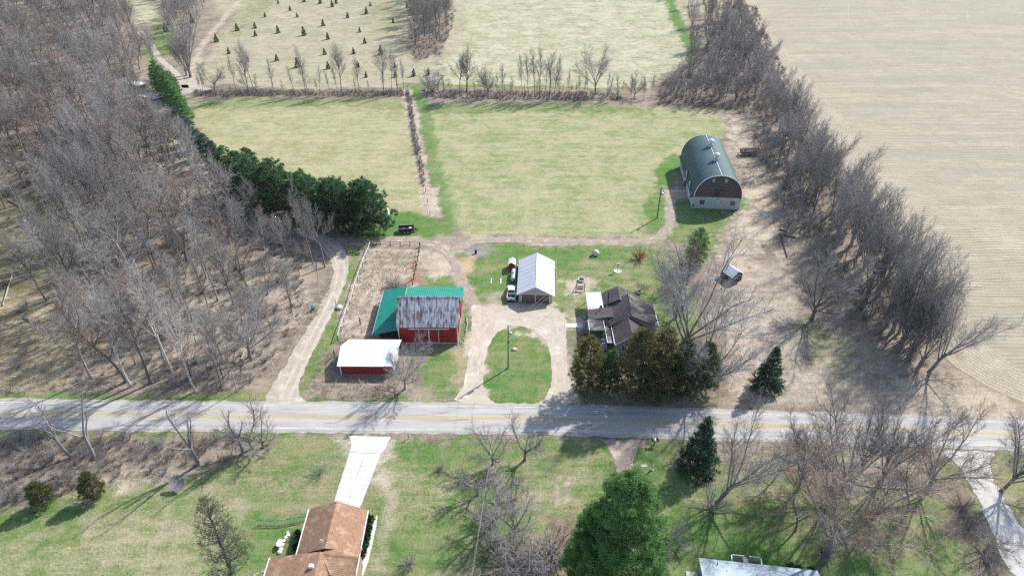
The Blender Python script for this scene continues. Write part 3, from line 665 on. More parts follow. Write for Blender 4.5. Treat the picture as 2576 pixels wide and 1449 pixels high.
for i, y in enumerate((-1.6, -2.5, -3.3, -4.2)): MB().lathe([(.26, 0), (.28, .4), (.24, .62)], (cx1-.35, y, 0), 9).build('pail', M['stone'] if i % 2 else M['rubber'], co)
# --- little red well house, tanks ---------------------------------
wh = empty('well_house', (-.75, 135.6, 0), R(-3)); wh.scale = (1.2, 1.2, 1.1); tag(wh, 'tiny red outbuilding with white roof beside the garage', 'shed')
part('wall', M['red_siding'], wh, 0, 1.15, 0, 2.0, 0, 1.75)
gable_roof(wh, -.02, 1.17, .12, 1.9, 1.75, 2.15, 'y', M['white_roof'], .12, .06)
part('door', M['white'], wh, 1.152, 1.19, .2, .85, .05, 1.6)
def gas_tank(c, Ln, r, rz, label, writing=None):
    t = empty('gas_tank', c, rz); tag(t, label, 'tank')
    pr = [(.05*r, 0), (.55*r, .08*r), (.85*r, .3*r), (r, .7*r), (r, Ln-.7*r), (.85*r, Ln-.3*r), (.55*r, Ln-.08*r), (.05*r, Ln)]
    MB().lathe(pr, (0, 0, r+.25), 20, 'y').build('shell', M['tank'], t, True)
    MB().lathe([(.22, 0), (.22, .2), (.1, .28)], (0, Ln/2, 2*r+.22), 10).build('valve_dome', M['galv'], t)
    for y in (.22*Ln, .74*Ln): part('saddle', M['stone'], t, -.45*r, .45*r, y, y+.2, 0, .42)
    return t
M['tank'] = mat('tank_paint', (.42, .49, .455), (.35, .41, .38), .8, .45)
tk = gas_tank((.2, 130.4, 0), 4.5, .6, R(-3.5), 'long pale green propane tank lying beside the white garage')
for i in range(3): MB().box(-.34, -.28, 1.5+.36*i, 1.72+.36*i, 1.28-.0, 1.42).build('stencil', M['black'], tk)
vt = empty('drum_tank', (1.1, 136.0, 0)); tag(vt, 'squat pale upright tank tucked between propane tank and garage', 'tank')
MB().lathe([(.5, 0), (.52, .1), (.52, 1.1), (.44, 1.3), (.1, 1.38)], n=18).build('shell', M['galv'], vt, True); MB().lathe([(.12, 1.37), (.12, 1.5)], n=10).build('cap', M['black'], vt)
# --- farmhouse -----------------------------------------------------
M['brown_roof'] = mat('brown_shingles', (.10, .08, .083), (.072, .06, .064), 1.2, .9, bump=.3, bscale=9, c3=(.13, .108, .11), c3_scale=.5, c3_at=(.5, .7), rand=.0)
M['grey_roof'] = mat('lichened_shingles', (.075, .066, .068), (.055, .05, .053), 1.5, .85, bump=.3, bscale=9, c3=(.20, .21, .205), c3_scale=.32, c3_at=(.50, .64))
M['house_wall'] = mat('grey_clapboard', (.36, .36, .35), (.30, .30, .30), 1, .8)
fh = empty('farmhouse', (24.4, 111.0, 0)); tag(fh, 'brown roofed farmhouse with white porch roof behind the cedars', 'house')
part('wall', M['house_wall'], fh, -4.1, 5.4, 0, 7.2, 0, 2.75)
part('wall', M['house_wall'], fh, -4.6, 2.1, 7.3, 11.0, 0, 2.72); part('wall', M['house_wall'], fh, -3.4, 2.4, -5.8, -.05, 0, 2.72)
gable_wall('gable_wall', fh, M['house_wall'], -4.1, 5.4, .02, 2.75, 2.8, 5.4, xr=0); gable_wall('gable_wall', fh, M['house_wall'], -4.6, 2.1, 10.86, 2.72, 2.8, 4.85, xr=-1.4); gable_wall('gable_wall', fh, M['house_wall'], -3.4, 2.4, -5.8, 2.72, 2.8, 4.95, xr=-.55)
MB().slab([(-4.35, -.3, 2.82), (0, -.3, 5.55), (.3, 7.5, 5.55), (-4.35, 7.5, 2.82)], .12).build('roof_slope', M['brown_roof'], fh)
g = MB().slab([(0, -.3, 5.55), (5.8, -.3, 2.75), (6.0, 7.5, 2.75), (.3, 7.5, 5.55)], .12).build('roof_slope', M['grey_roof'], fh); g['label'] = 'east roof slope mottled with pale lichen'
MB().bar((0, -.32, 5.56), (.3, 7.52, 5.56), .07).build('ridge_cap', M['brown_roof'], fh)
b = MB(); b.slab([(-4.9, 6.9, 2.86), (-1.5, 6.2, 4.98), (-1.35, 11.3, 4.98), (-4.75, 11.3, 2.86)], .12); b.slab([(-1.5, 6.2, 4.98), (2.4, 6.9, 2.8), (2.5, 11.3, 2.8), (-1.35, 11.3, 4.98)], .12); b.build('rear_roof', M['brown_roof'], fh)
b = MB(); b.slab([(-3.85, -6.1, 2.82), (-.6, -6.1, 5.15), (-.7, 1.1, 5.15), (-3.7, 1.1, 2.98)], .12); b.slab([(-.6, -6.1, 5.15), (2.7, -6.1, 2.85), (2.7, .9, 2.85), (-.7, 1.1, 5.15)], .12); b.build('front_roof', M['brown_roof'], fh)
MB().slab([(-8.4, 2.0, 2.86), (-3.2, 2.0, 3.62), (-3.2, 5.45, 3.62), (-8.4, 5.45, 2.86)], .12).build('west_roof', M['brown_roof'], fh)
part('wall', M['house_wall'], fh, -8.1, -4.15, 2.2, 5.3, 0, 2.7)
MB().slab([(-8.2, 5.56, 2.80), (-4.85, 5.56, 2.95), (-4.85, 11.8, 2.95), (-8.2, 11.8, 2.80)], .14).build('porch_roof', M['white_roof'], fh)
for x, y in ((-8.05, 11.6), (-8.05, 8.6)): part('post', M['white'], fh, x, x+.14, y, y+.14, 0, 2.64)
for x, y in ((-7.7, 11.1), (-7.65, 5.9)): MB().lathe([(.11, 0), (.09, .3)], (x, y, 2.84), 8).build('roof_vent', M['galv'], fh)
MB().lathe([(.30, 0), (.34, .2), (.2, .45)], (-5.4, 6.1, 2.95), 10).build('vent_hood', M['black'], fh)
cp_ = MB().bar((-3.95, 6.4, 3.1), (-3.95, 6.4, 6.3), .11, n=10).build('stove_pipe', M['black'], fh); MB().lathe([(.20, 0), (.20, .12), (.05, .25)], (-3.95, 6.4, 6.3), 10).build('rain_cap', M['black'], cp_); MB().lathe([(.28, 0), (.18, .25)], (-3.95, 6.4, 3.0), 10).build('flashing', M['galv'], cp_)
# gutters and front porches
gt = MB().box(-3.99, -3.87, -6.1, 1.1, 2.72, 2.86).build('gutter', M['white'], fh); MB().slab([(-3.9, -6.22, 2.75), (-.6, -6.22, 5.1), (-.6, -6.12, 5.1), (-3.9, -6.12, 2.75)], .16).build('rake_board', M['white'], fh)
MB().box(5.82, 6.02, -.3, 7.5, 2.60, 2.74).build('gutter', M['white'], fh)
pr_ = MB().slab([(-8.5, -1.4, 2.62), (-5.4, -1.4, 2.62), (-5.4, 1.85, 2.78), (-8.5, 1.85, 2.78)], .12).build('entry_roof', M['grey_roof'], fh)
MB().box(-8.6, -8.5, -1.4, 1.9, 2.52, 2.80).box(-5.4, -5.3, -1.4, 1.95, 2.55, 2.84).box(-8.6, -5.3, 1.86, 1.96, 2.62, 2.86).build('entry_fascia', M['white'], fh)
for x, y in ((-8.5, -1.3), (-5.5, -1.3)): part('post', M['white'], fh, x, x+.12, y, y+.12, 0, 2.5)
MB().slab([(-5.2, -5.0, 2.45), (-4.0, -5.0, 2.45), (-4.0, .2, 2.6), (-5.2, .2, 2.6)], .1).build('side_entry_roof', M['grey_roof'], fh)
MB().box(-5.3, -5.2, -5.0, .3, 2.36, 2.58).box(-5.3, -4.0, -5.1, -5.0, 2.36, 2.5).build('side_fascia', M['white'], fh)
dk = MB().box(-8.6, -5.3, -4.8, -1.5, .35, .5).build('deck', M['greywood'], fh)
MB().bar((-8.6, -4.8, 1.4), (-5.3, -4.8, 1.4), .05).bar((-5.3, -4.8, 1.4), (-5.3, -1.5, 1.4), .05).bar((-5.3, -4.8, .5), (-5.3, -4.8, 1.4), .05).bar((-8.6, -4.8, .5), (-8.6, -4.8, 1.4), .05).build('railing', M['white'], dk)
for k in range(2): MB().lathe([(.32, 0), (.36, .05), (.32, .1)], (-5.75, -2.6 - 1.2*k, 1.2), 16).build('wall_ring', M['white'], fh)
for x, z in ((-2.4, 1.0), (.8, 1.0)): window(fh, M['white'], x, x+.9, -5.8, z, z+1.2)
# concrete walk with mats and a grill by the steps
wk = tag(MB().slab([(*G(1421,814), .12), (*G(1466,814), .12), (*G(1466,826), .12), (*G(1421,824), .12)], .12).build('front_walk', M['concrete']), kind='structure')
for i, x in enumerate((14.2, 15.1)): tag(obj('door_mat', mesh_from('door_mat', [(x, 111.25, .135), (x+.65, 111.25, .135), (x+.65, 111.95, .135), (x, 111.95, .135)], [(0, 1, 2, 3)], M['brown_door'] if i == 0 else M['darkwood'])), ['round reddish mat lying on the white front walk', 'square dark mat on the white walk by the steps'][i], 'mat')
# --- green gothic barn ---------------------------------------------
gb = empty('gothic_barn', (55.95, 166.5, 0), R(-4.4)); tag(gb, 'arched green roofed barn with grey gable and two roof ventilators', 'barn')
M['teal_roof'] = mat('dark_green_shingles', (.040, .092, .095), (.031, .072, .076), .6, .62, bump=.2, bscale=8, c3=(.055, .10, .098), c3_scale=.25, c3_at=(.5, .7))
M['grey_siding'] = mat('bare_grey_boards', (.13, .115, .12), (.075, .066, .072), 3, .9, bump=.3, stretch=(.4, .4, 5), contrast=(.3, .7))
M['barn_wall'] = mat('whitewashed_wall', (.50, .51, .50), (.40, .41, .41), 1.5, .85, bump=.2, stretch=(.5, .5, 2))
w3, L3, zw, zt = 6.45, 26.8, 3.5, 10.25
arch = []
for i in range(15):
    t = i / 14; x = w3 * 1.0 * (1 - t) ** 0 * math.cos(t * math.pi / 2) ** .85 if t < 1 else 0
    arch.append((x, zw + (zt - zw) * (math.sin(t * math.pi / 2) ** .93 * .93 + .07 * t)))
arch[0] = (w3, zw)
eave = [(w3 + .55, zw - .28)] + arch
full = [(-x, z) for x, z in eave[:-1]] + [eave[-1]] + [(x, z) for x, z in eave[:-1]][::-1]
n = len(full); vs_ = []; fs = []
for y in (-.45, L3 + .45):
    for x, z in full: vs_.append((x, y, z))
for y in (-.45, L3 + .45):
    for x, z in full: vs_.append((x * .985, y, z - .13))
for i in range(n - 1):
    fs += [(i, i + n, i + n + 1, i + 1)[::-1], (2*n + i, 2*n + i + 1, 3*n + i + 1, 3*n + i)[::-1], (i, i + 1, 2*n + i + 1, 2*n + i)[::-1], (n + i, 3*n + i, 3*n + i + 1, n + i + 1)[::-1]]
fs += [(0, 2*n, 3*n, n), (n - 1, 2*n - 1, 4*n - 1, 3*n - 1)]
grf = obj('roof', mesh_from('roof', vs_, fs, M['teal_roof'], False), gb)
MB().bar((0, -.46, zt+.02), (0, L3+.46, zt+.02), .09).build('ridge_cap', M['galv'], grf)
for y in (-.5, L3 + .44):   # barge trim along both gable arches
    b = MB()
    for i in range(n - 1):
        (xa, za), (xb, zb) = full[i], full[i + 1]
        b.add([(xa, y, za+.03), (xb, y, zb+.03), (xb*.975, y, zb-.2), (xa*.975, y, za-.2), (xa, y+.06, za+.03), (xb, y+.06, zb+.03), (xb*.975, y+.06, zb-.2), (xa*.975, y+.06, za-.2)], [(3,2,1,0),(4,5,6,7),(0,1,5,4),(2,3,7,6)])
    b.build('barge_trim', M['white'], grf)
garch = [(-x, z) for x, z in arch[:-1]] + [arch[-1]] + arch[:-1][::-1]
for y in (0, L3 - .1):   # boards of the gable end, one by one on the front
    if y == 0: continue
    MB().prism([(x*.98, z-.1) for x, z in garch][::-1], y, y+.1).build('gable_wall', M['grey_siding'], gb)
kz = 22
def half_at(z):
    for (xa, za), (xb, zb) in zip(arch[:-1], arch[1:]):
        if za <= z <= zb: return (xa + (xb - xa) * (z - za) / (zb - za + 1e-6)) * .975
    return .05
gw3 = MB().prism([(x*.97, z-.15) for x, z in garch][::-1], .03, .1).build('gable_wall', M['grey_siding'], gb)
for k in range(kz):
    za = zw + (zt - .25 - zw) * k / kz; zb = zw + (zt - .25 - zw) * (k + 1) / kz - .02; xa, xb = half_at(za), half_at(zb)
    MB().prism([(-xa, za), (xa, za), (xb, zb), (-xb, zb)], -.01 - .012 * (k % 2), .02).build('board', M['grey_siding'], gw3)
part('wall', M['barn_wall'], gb, -w3, w3, -.06, .1, 0, zw); part('wall', M['barn_wall'], gb, -w3, w3, L3-.1, L3, 0, zw)
part('wall', M['barn_wall'], gb, -w3, -w3+.12, .1, L3-.1, 0, zw); part('wall', M['barn_wall'], gb, w3-.12, w3, .1, L3-.1, 0, zw)
for x in (-4.5, 3.7): window(gb, M['greywood'], x, x+1.3, -.06, 1.25, 2.5, 4, 3, .03, .05)
for x in (-2.0, 1.3): window(gb, M['white'], x, x+.45, -.034, 8.2, 8.85, 2, 2)
part('hay_door', M['darkwood'], gb, -.95, .35, -.10, -.036, 3.75, 5.6); part('door_track', M['black'], gb, -.95, 1.75, -.12, -.036, 5.62, 5.8)
MB().box(-6.35, -5.95, -.35, -.07, .6, 1.1).build('meter_box', M['black'], gb)
for k in range(5): part('side_opening', M['black'], gb, -w3-.03, -w3-.003, 3.2+4.6*k, 4.4+4.6*k, 1.2, 2.5)
part('barn_door', M['white'], gb, -w3-.06, -w3-.004, 5.6, 7.3, 0, 2.9); part('dark_doorway', M['black'], gb, -w3-.05, -w3-.006, 12.2, 15.2, 0, 2.9)
for k, y in enumerate((6.2, 13.0)):      # round-topped dormers on the west slope
    d = MB(); m_ = 10; rr_ = .95; xf = -w3 - .25; xb = -w3 + 2.2
    prof = [(-rr_, 2.2), (rr_, 2.2)] + [(rr_ * math.cos(a * math.pi / m_), 4.1 + rr_ * math.sin(a * math.pi / m_)) for a in range(m_ + 1)]
    q = len(prof); d.add([(xf, y+a, z) for a, z in prof] + [(xb, y+a*.9, z) for a, z in prof], [tuple(range(q))[::-1], tuple(range(q, 2*q))] + [(i, (i+1) % q, (i+1) % q + q, i + q) for i in range(q)])
    dm = d.build('dormer', M['teal_roof'], gb)
    f_ = MB(); p2 = [(a*.98, z) for a, z in prof]; f_.add([(xf-.08, y+a, z) for a, z in p2] + [(xf-.006, y+a, z) for a, z in p2], [tuple(range(q))[::-1], tuple(range(q, 2*q))] + [(i, (i+1) % q, (i+1) % q + q, i + q) for i in range(q)]); f_.build('dormer_face', M['white'], dm)
    part('loft_door', M['black'], dm, xf-.11, xf-.084, y-.4, y+.4, 3.0, 4.5)
for y in (9.2, 18.8):      # ridge ventilators
    v = MB().add([(-.75, y-.75, zt-.55), (.75, y-.75, zt-.55), (.75, y+.75, zt-.55), (-.75, y+.75, zt-.55), (-.5, y-.5, zt+.75), (.5, y-.5, zt+.75), (.5, y+.5, zt+.75), (-.5, y+.5, zt+.75)], [(0,1,5,4),(1,2,6,5),(2,3,7,6),(3,0,4,7),(4,5,6,7)]).build('ventilator', M['galv'], gb)
    MB().lathe([(.42, .75), (.42, 1.15), (.8, 1.25), (.72, 1.5), (.85, 1.72), (.8, 1.95), (.3, 2.2), (.05, 2.35)], (0, y, zt), 14).build('vent_head', M['white'], v, True)
# --- ranch house at the near edge ---------------------------------
M['ranch_roof'] = mat('tan_shingles', (.34, .205, .13), (.235, .138, .088), 2.6, .9, bump=.35, stretch=(1, 1.0, 1), c3=(.40, .265, .18), c3_scale=.7, detail=8, wave=('X', 4.2), wave_amt=.16)
M['ranch_roof_y'] = mat('tan_shingles_cross', (.34, .205, .13), (.235, .138, .088), 2.6, .9, bump=.35, c3=(.40, .265, .18), c3_scale=.7, detail=8, wave=('Y', 4.2), wave_amt=.3)
M['brick'] = mat('tan_brick', (.33, .25, .20), (.26, .19, .15), 3, .9)
ra = empty('ranch_house', (-26.6, 57.7, 0), R(.6)); tag(ra, 'ranch house with tan shingle roof at the end of the concrete drive', 'house')
part('wall', M['brick'], ra, -3.7, 4.2, .3, 7.8, 0, 2.6); part('wall', M['brick'], ra, -7.3, 5.0, -14, .25, 0, 2.55)
gable_wall('gable_wall', ra, M['brick'], -3.7, 4.2, 7.68, 2.6, 2.65, 4.75, xr=.2)
b = MB(); b.slab([(-4.25, .45, 2.72), (.25, 0, 4.95), (.3, 8.05, 4.95), (-4.1, 8.3, 2.72)], .14); b.build('roof_slope', M['ranch_roof'], ra)
MB().slab([(.254, 0, 4.95), (4.6, .9, 2.72), (4.7, 8.0, 2.72), (.304, 8.05, 4.95)], .14).build('roof_slope', M['ranch_roof'], ra)
MB().slab([(-7.9, .12, 2.7), (-.3, -.35, 4.72), (-.3, -15, 4.72), (-7.9, -15, 2.7)], .14).build('main_roof', M['ranch_roof'], ra)
MB().slab([(-.296, -.35, 4.72), (5.2, -3.4, 2.7), (5.2, -15, 2.7), (-.296, -15, 4.72)], .14).build('main_roof', M['ranch_roof'], ra)
b = MB(); b.slab([(-.2, -.55, 4.60), (4.9, -.9, 4.05), (5.05, 1.55, 2.66), (3.4, 1.6, 2.9), (.5, .5, 4.4)], .12)
b.slab([(-.2, -.60, 4.65), (1.6, -3.6, 4.2), (4.9, -3.7, 2.8), (4.9, -.9, 4.05)], .12); b.build('cross_gable_roof', M['ranch_roof_y'], ra)
part('gable_face', M['white'], ra, 4.75, 4.85, -3.4, 1.3, 2.5, 2.72)
MB().box(-4.40, -4.26, .42, 8.3, 2.52, 2.72).build('gutter', M['white'], ra); MB().box(4.72, 4.86, .95, 8.0, 2.52, 2.72).build('gutter', M['white'], ra); MB().box(-8.05, -7.91, -15, .12, 2.5, 2.7).build('gutter', M['white'], ra)
MB().bar((-.6, 1.2, 4.5), (-.6, 1.2, 5.3), .05).bar((-.6, 1.2, 5.3), (-.05, .9, 5.4), .04).build('roof_aerial', M['white'], ra)
MB().box(-1.35, -.75, -2.9, -2.4, 4.3, 5.0).build('roof_vent', M['white'], ra)
rl = MB()
for a, b_ in (((-9.6, -1.2), (-8.0, -.6)), ((-11.3, -2.6), (-9.6, -1.2))): rl.bar((*a, 1.0), (*b_, 1.0), .05).bar((*a, .1), (*a, 1.0), .04).bar((*b_, .1), (*b_, 1.0), .04)
rl.build('deck_railing', M['white'], ra)
part('deck', M['greywood'], ra, -11.2, -7.4, -6, -1.3, .1, .3)
# --- blue-grey roofed house in the near corner ---------------------
M['blue_roof'] = mat('blue_grey_sheet_roof', (.37, .43, .47), (.31, .365, .405), .7, .5, c3=(.40, .46, .49), c3_scale=.35, c3_at=(.5, .7), stretch=(1, .6, 1))
bh = empty('cottage', (34.8, 56.7, 0), R(-7)); tag(bh, 'cottage with blue-grey metal roof and white railed deck', 'house')
part('wall', M['house_wall'], bh, -8.0, 8.0, -7.5, -.25, 0, 2.55)
MB().slab([(-8.25, .05, 2.62), (-8.2, -4.6, 4.1), (8.1, -4.6, 4.1), (8.1, .05, 2.62)], .12).build('roof_slope', M['blue_roof'], bh)
MB().slab([(-8.2, -4.6, 4.1), (-8.2, -9.3, 2.6), (8.1, -9.3, 2.6), (8.1, -4.6, 4.1)], .12).build('roof_slope', M['blue_roof'], bh)
for x in (-5.8, -4.7): MB().bar((x, -.9 - (x+5.8), 2.8), (x, -.9 - (x+5.8), 3.35), .07).build('vent_pipe', M['black'], bh)
dk2 = MB()
for i in range(24):
    x = -3.1 + 3.9 * i / 23
    if not -1.35 < x < -.65: MB().box(x, x+.12, .02, 1.95, .45, .5).build('deck_board', M['wood'], bh)
rl = MB(); zt2 = 1.45
for a, b_ in (((-3.2, .0), (-3.2, 2.0)), ((-3.2, 2.0), (-1.4, 2.0)), ((-.6, 2.0), (.95, 2.0)), ((.95, 2.0), (.95, .0))):
    rl.box(min(a[0], b_[0])-.07, max(a[0], b_[0])+.07, min(a[1], b_[1])-.07, max(a[1], b_[1])+.07, zt2-.08, zt2)
    for k in range(9): t = k/8; x = a[0]+(b_[0]-a[0])*t; y = a[1]+(b_[1]-a[1])*t; rl.box(x-.025, x+.025, y-.025, y+.025, .5, zt2-.08)
rl.build('deck_railing', M['white'], bh)
st = MB().box(-1.35, -.65, .3, 2.1, .42, .52).box(-1.35, -.65, 2.1, 2.4, .25, .36).box(-1.35, -.65, 2.4, 2.7, .08, .18).build('deck_steps', M['concrete'], bh)
part('patio', M['concrete'], bh, -9.7, -8.05, -5, -.6, .0, .1)
tag(MB().lathe([(.38, 0), (.42, .3), (.42, 1.1), (.3, 1.5), (.05, 1.6)], n=16).build('heating_tank', M['tank'], None, True, (26.05, 55.6, .1)), 'pale green upright tank at the corner of the cottage', 'tank')
# --- small buildings half hidden in the trees ----------------------
def lean_shed(name, c, w, d, h1, h2, rz, rm, wm, label):
    r = empty(name, c, rz); tag(r, label, 'shed')
    for (a, b_, c_, d_) in ((-w/2, w/2, -d/2, -d/2+.1), (-w/2, w/2, d/2-.1, d/2), (-w/2, -w/2+.1, -d/2+.1, d/2-.1), (w/2-.1, w/2, -d/2+.1, d/2-.1)): part('wall', wm, r, a, b_, c_, d_, 0, min(h1, h2)-.05)
    MB().slab([(-w/2-.3, -d/2-.3, h1), (w/2+.3, -d/2-.3, h1), (w/2+.3, d/2+.3, h2), (-w/2-.3, d/2+.3, h2)], .08).build('roof', rm, r)
    part('door', M['darkwood'], r, -.5, .5, -d/2-.04, -d/2-.004, 0, min(h1, h2, 2.0)-.1); return r
c = G(1838, 700); s1 = empty('tarp_shed', (c[0], c[1], 0), R(28)); tag(s1, 'grey shed with bright white roof right of the bare yard trees', 'shed')
part('wall', M['grey_siding'], s1, -1.6, 1.6, -1.8, 1.8, 0, 2.0); gable_roof(s1, -1.6, 1.6, -1.8, 1.8, 2.0, 3.1, 'y', M['white_roof'], .25, .07); part('door', M['darkwood'], s1, -.6, .6, -1.85, -1.804, 0, 1.7)
c = G(390, 262); lean_shed('woods_cabin', (c[0], c[1], 0), 9, 6, 3.6, 2.8, R(-28), mat('pink_grey_roof', (.46, .42, .42), (.36, .32, .33), 2, .6), M['house_wall'], 'pinkish grey roofed cabin deep in the woods')
c = G(352, 240); lean_shed('woods_shed', (c[0] - 3, c[1] + 6, 0), 6, 4, 2.8, 2.4, R(-28), M['white_roof'], M['grey_siding'], 'pale roofed shed behind the cabin in the woods')
# ------------------------------------------------------------------ vehicles
def wheel(parent, c, r, w, axis='x'):
    t = MB().lathe([(r*.62, -w/2), (r*.95, -w/2), (r, -w/4), (r, w/4), (r*.95, w/2), (r*.62, w/2)], c, 16, axis).build('wheel', M['rubber'], parent)
    MB().lathe([(r*.58, -w/2-.01), (r*.60, 0), (r*.58, w/2+.01)], c, 12, axis).build('rim', M['galv'], t); return t
M['truck_white'] = mat('white_car_paint', (.74, .75, .76), (.71, .72, .73), 1, .3, spec=.5)
M['tail'] = mat('tail_lamp', (.35, .015, .012), (.3, .012, .01), 3, .3)
tr = empty('pickup_truck', (-.2, 122.75, 0), R(-1.5)); tag(tr, 'white pickup truck with empty black bed parked beside the garage', 'truck')
b = MB(); b.box(-.97, -.86, .18, 2.12, .5, 1.28).box(.86, .97, .18, 2.12, .5, 1.28).box(-.86, .86, .18, .27, .55, 1.26).box(-.86, .86, 2.02, 2.12, .55, 1.34)
b.add([(-.97, 2.12, .48), (.97, 2.12, .48), (.97, 4.45, .48), (-.97, 4.45, .48), (-.97, 2.12, 1.22), (.97, 2.12, 1.22), (.95, 4.3, 1.2), (-.95, 4.3, 1.2)], [(0,3,2,1),(4,5,6,7),(0,1,5,4),(1,2,6,5),(2,3,7,6),(3,0,4,7)])
b.add([(-.96, 4.45, .45), (.96, 4.45, .45), (.86, 5.55, .45), (-.86, 5.55, .45), (-.95, 4.3, 1.2), (.95, 4.3, 1.2), (.88, 5.2, 1.1), (-.88, 5.2, 1.1), (.84, 5.58, .9), (-.84, 5.58, .9)], [(0,3,2,1),(4,5,6,7),(0,1,5,4),(1,2,8,6,5),(3,0,4,7,9),(2,3,9,8),(6,8,9,7)])
b.build('body', M['truck_white'], tr)
part('bed_liner', M['black'], tr, -.855, .855, .275, 2.015, .72, .80)
MB().add([(-.93, 2.2, 1.22), (.93, 2.2, 1.22), (.93, 4.25, 1.21), (-.93, 4.25, 1.21), (-.74, 2.42, 1.86), (.74, 2.42, 1.86), (.72, 3.55, 1.88), (-.72, 3.55, 1.88)], [(4,5,6,7),(0,1,5,4),(1,2,6,5),(2,3,7,6),(3,0,4,7)]).build('cab', M['truck_white'], tr)
def glass4(nm, p): 
    c = sum((Vector(q) for q in p), Vector()) / 4; nrm = (Vector(p[1])-Vector(p[0])).cross(Vector(p[2])-Vector(p[1])).normalized()
    MB().add([tuple(c + (Vector(q)-c)*.84 + nrm*.012) for q in p], [(0,1,2,3)]).build(nm, M['glass'], tr)
glass4('rear_window', [(-.93, 2.2, 1.22), (.93, 2.2, 1.22), (.74, 2.42, 1.86), (-.74, 2.42, 1.86)])
glass4('windshield', [(.93, 4.25, 1.21), (-.93, 4.25, 1.21), (-.72, 3.55, 1.88), (.72, 3.55, 1.88)])
glass4('side_window', [(-.93, 4.25, 1.21), (-.93, 2.2, 1.22), (-.74, 2.42, 1.86), (-.72, 3.55, 1.88)]); glass4('side_window', [(.93, 2.2, 1.22), (.93, 4.25, 1.21), (.72, 3.55, 1.88), (.74, 2.42, 1.86)])
part('bumper', M['black'], tr, -.93, .93, .0, .17, .42, .62); part('bumper', M['galv'], tr, -.9, .9, 5.57, 5.68, .4, .62)
for x in (-.95, .83): part('tail_lamp', M['tail'], tr, x, x+.12, .165, .178, .8, 1.15)
part('plate', M['black'], tr, -.2, .2, .16, .178, .7, .84); part('tailgate_handle', M['black'], tr, -.12, .12, .165, .178, 1.05, 1.13)
for x in (-1.15, .97): part('mirror', M['black'], tr, x, x+.18, 3.75, 3.85, 1.2, 1.4)
for x in (-.86, .86):
    for y in (1.15, 4.75): wheel(tr, (x, y, .38), .38, .25)
# dump trailer
c = G(1022, 586); dt = empty('dump_trailer', (c[0], c[1]+.6, 0), R(6)); tag(dt, 'black twin axle dump trailer parked below the pines', 'trailer')
b = MB().box(-2.0, 2.0, -.95, -.88, .75, 1.45).box(-2.0, 2.0, .88, .95, .75, 1.45).box(1.93, 2.0, -.88, .88, .75, 1.75).box(-2.0, -1.93, -.88, .88, .75, 1.4).box(-1.93, 1.93, -.88, .88, .75, .82)
for x in (-2.02, -.9, .2, 1.3): b.box(x, x+.09, -1.0, -.955, .6, 1.45).box(x, x+.09, .955, 1.0, .6, 1.45)
b.build('bed', M['black'], dt)
MB().box(-2.03, 2.03, -.98, -.86, 1.455, 1.5).box(-2.03, 2.03, .86, .98, 1.455, 1.5).build('top_rail', M['greywood'], dt)
MB().box(-1.9, 2.0, -.6, -.48, .5, .7).box(-1.9, 2.0, .48, .6, .5, .7).bar((2.0, .5, .55), (3.3, 0, .5), .06).bar((2.0, -.5, .55), (3.3, 0, .5), .06).bar((2.9, 0, 0), (2.9, 0, .7), .05).build('frame', M['black'], dt)
part('tool_box', M['darkwood'], dt, 2.1, 2.6, -.35, .35, .58, .95)
MB().box(-.9, .9, -1.28, -1.0, .78, .83).box(-.9, .9, 1.0, 1.28, .78, .83).build('fender', M['black'], dt)
for x in (-.42, .42):
    for y in (-1.12, 1.12): wheel(dt, (x, y, .36), .36, .22, 'y')
rq = rng_of(8)
def lump(s, seed, flat=.6, n=9):
    r = rng_of(seed); b = MB(); pr = [(.55, 0), (.95, .25), (1.0, .5), (.8, .8), (.4, 1.0)]; b.lathe([(a*s, h*s*flat) for a, h in pr], n=n)
    b.v = [(x*r.uniform(.85, 1.15), y*r.uniform(.85, 1.15), z*r.uniform(.9, 1.1)) for x, y, z in b.v]; return b
for i, (x, y, s_, mm) in enumerate([(1.1, .1, .55, 'white'), (.3, -.3, .38, 'greywood'), (-.7, .2, .42, 'darkwood'), (-1.3, -.2, .35, 'rock')]):
    q = Matrix.Rotation(R(6), 4, 'Z') @ Vector((x, y, 0))
    tag(lump(s_, 20+i, .55).build(['trash_bag', 'scrap_heap', 'brush_heap', 'rubble_heap'][i], M[mm], None, True, (c[0]+q.x, c[1]+.6+q.y, .83)), ['white sack heaped in the front of the dump trailer', 'grey scrap heap in the middle of the dump trailer', 'dark brush heap near the rear of the dump trailer', 'pale rubble heap at the tail of the dump trailer'][i], 'heap')
# slatted stock trailer by the green barn
c = G(1886, 393); sk = empty('stake_trailer', (c[0], c[1]+.6, 0), R(3)); tag(sk, 'rusty slat sided trailer standing beside the green barn', 'trailer')
M['rust_dark'] = mat('rusty_dark_steel', (.085, .06, .05), (.05, .04, .038), 3, .8)
part('floor', M['darkwood'], sk, -2.8, 2.8, -1.05, 1.05, .62, .72)
for y in (-1.05, 1.05):
    for k in range(9): x = -2.8 + .7*k; part('stake', M['rust_dark'], sk, x-.04, x+.04, y-.05, y+.05, .724, 2.0)
    for k in range(5): part('slat', M['rust_dark'], sk, -2.85, 2.85, y-.075 if y < 0 else y+.052, y-.052 if y < 0 else y+.075, .85+.25*k, .98+.25*k)
for x in (-2.8, 2.8):
    for k in range(5): part('slat', M['rust_dark'], sk, x-.02, x+.02, -1.0, 1.0, .85+.25*k, .98+.25*k)
for x in (.5, 1.35):
    for y in (-.95, .95): wheel(sk, (x, y, .36), .36, .22, 'y')
MB().bar((-2.8, .6, .6), (-4.0, 0, .5), .06).bar((-2.8, -.6, .6), (-4.0, 0, .5), .06).bar((-3.8, 0, 0), (-3.8, 0, .6), .05).build('tongue', M['rust_dark'], sk)
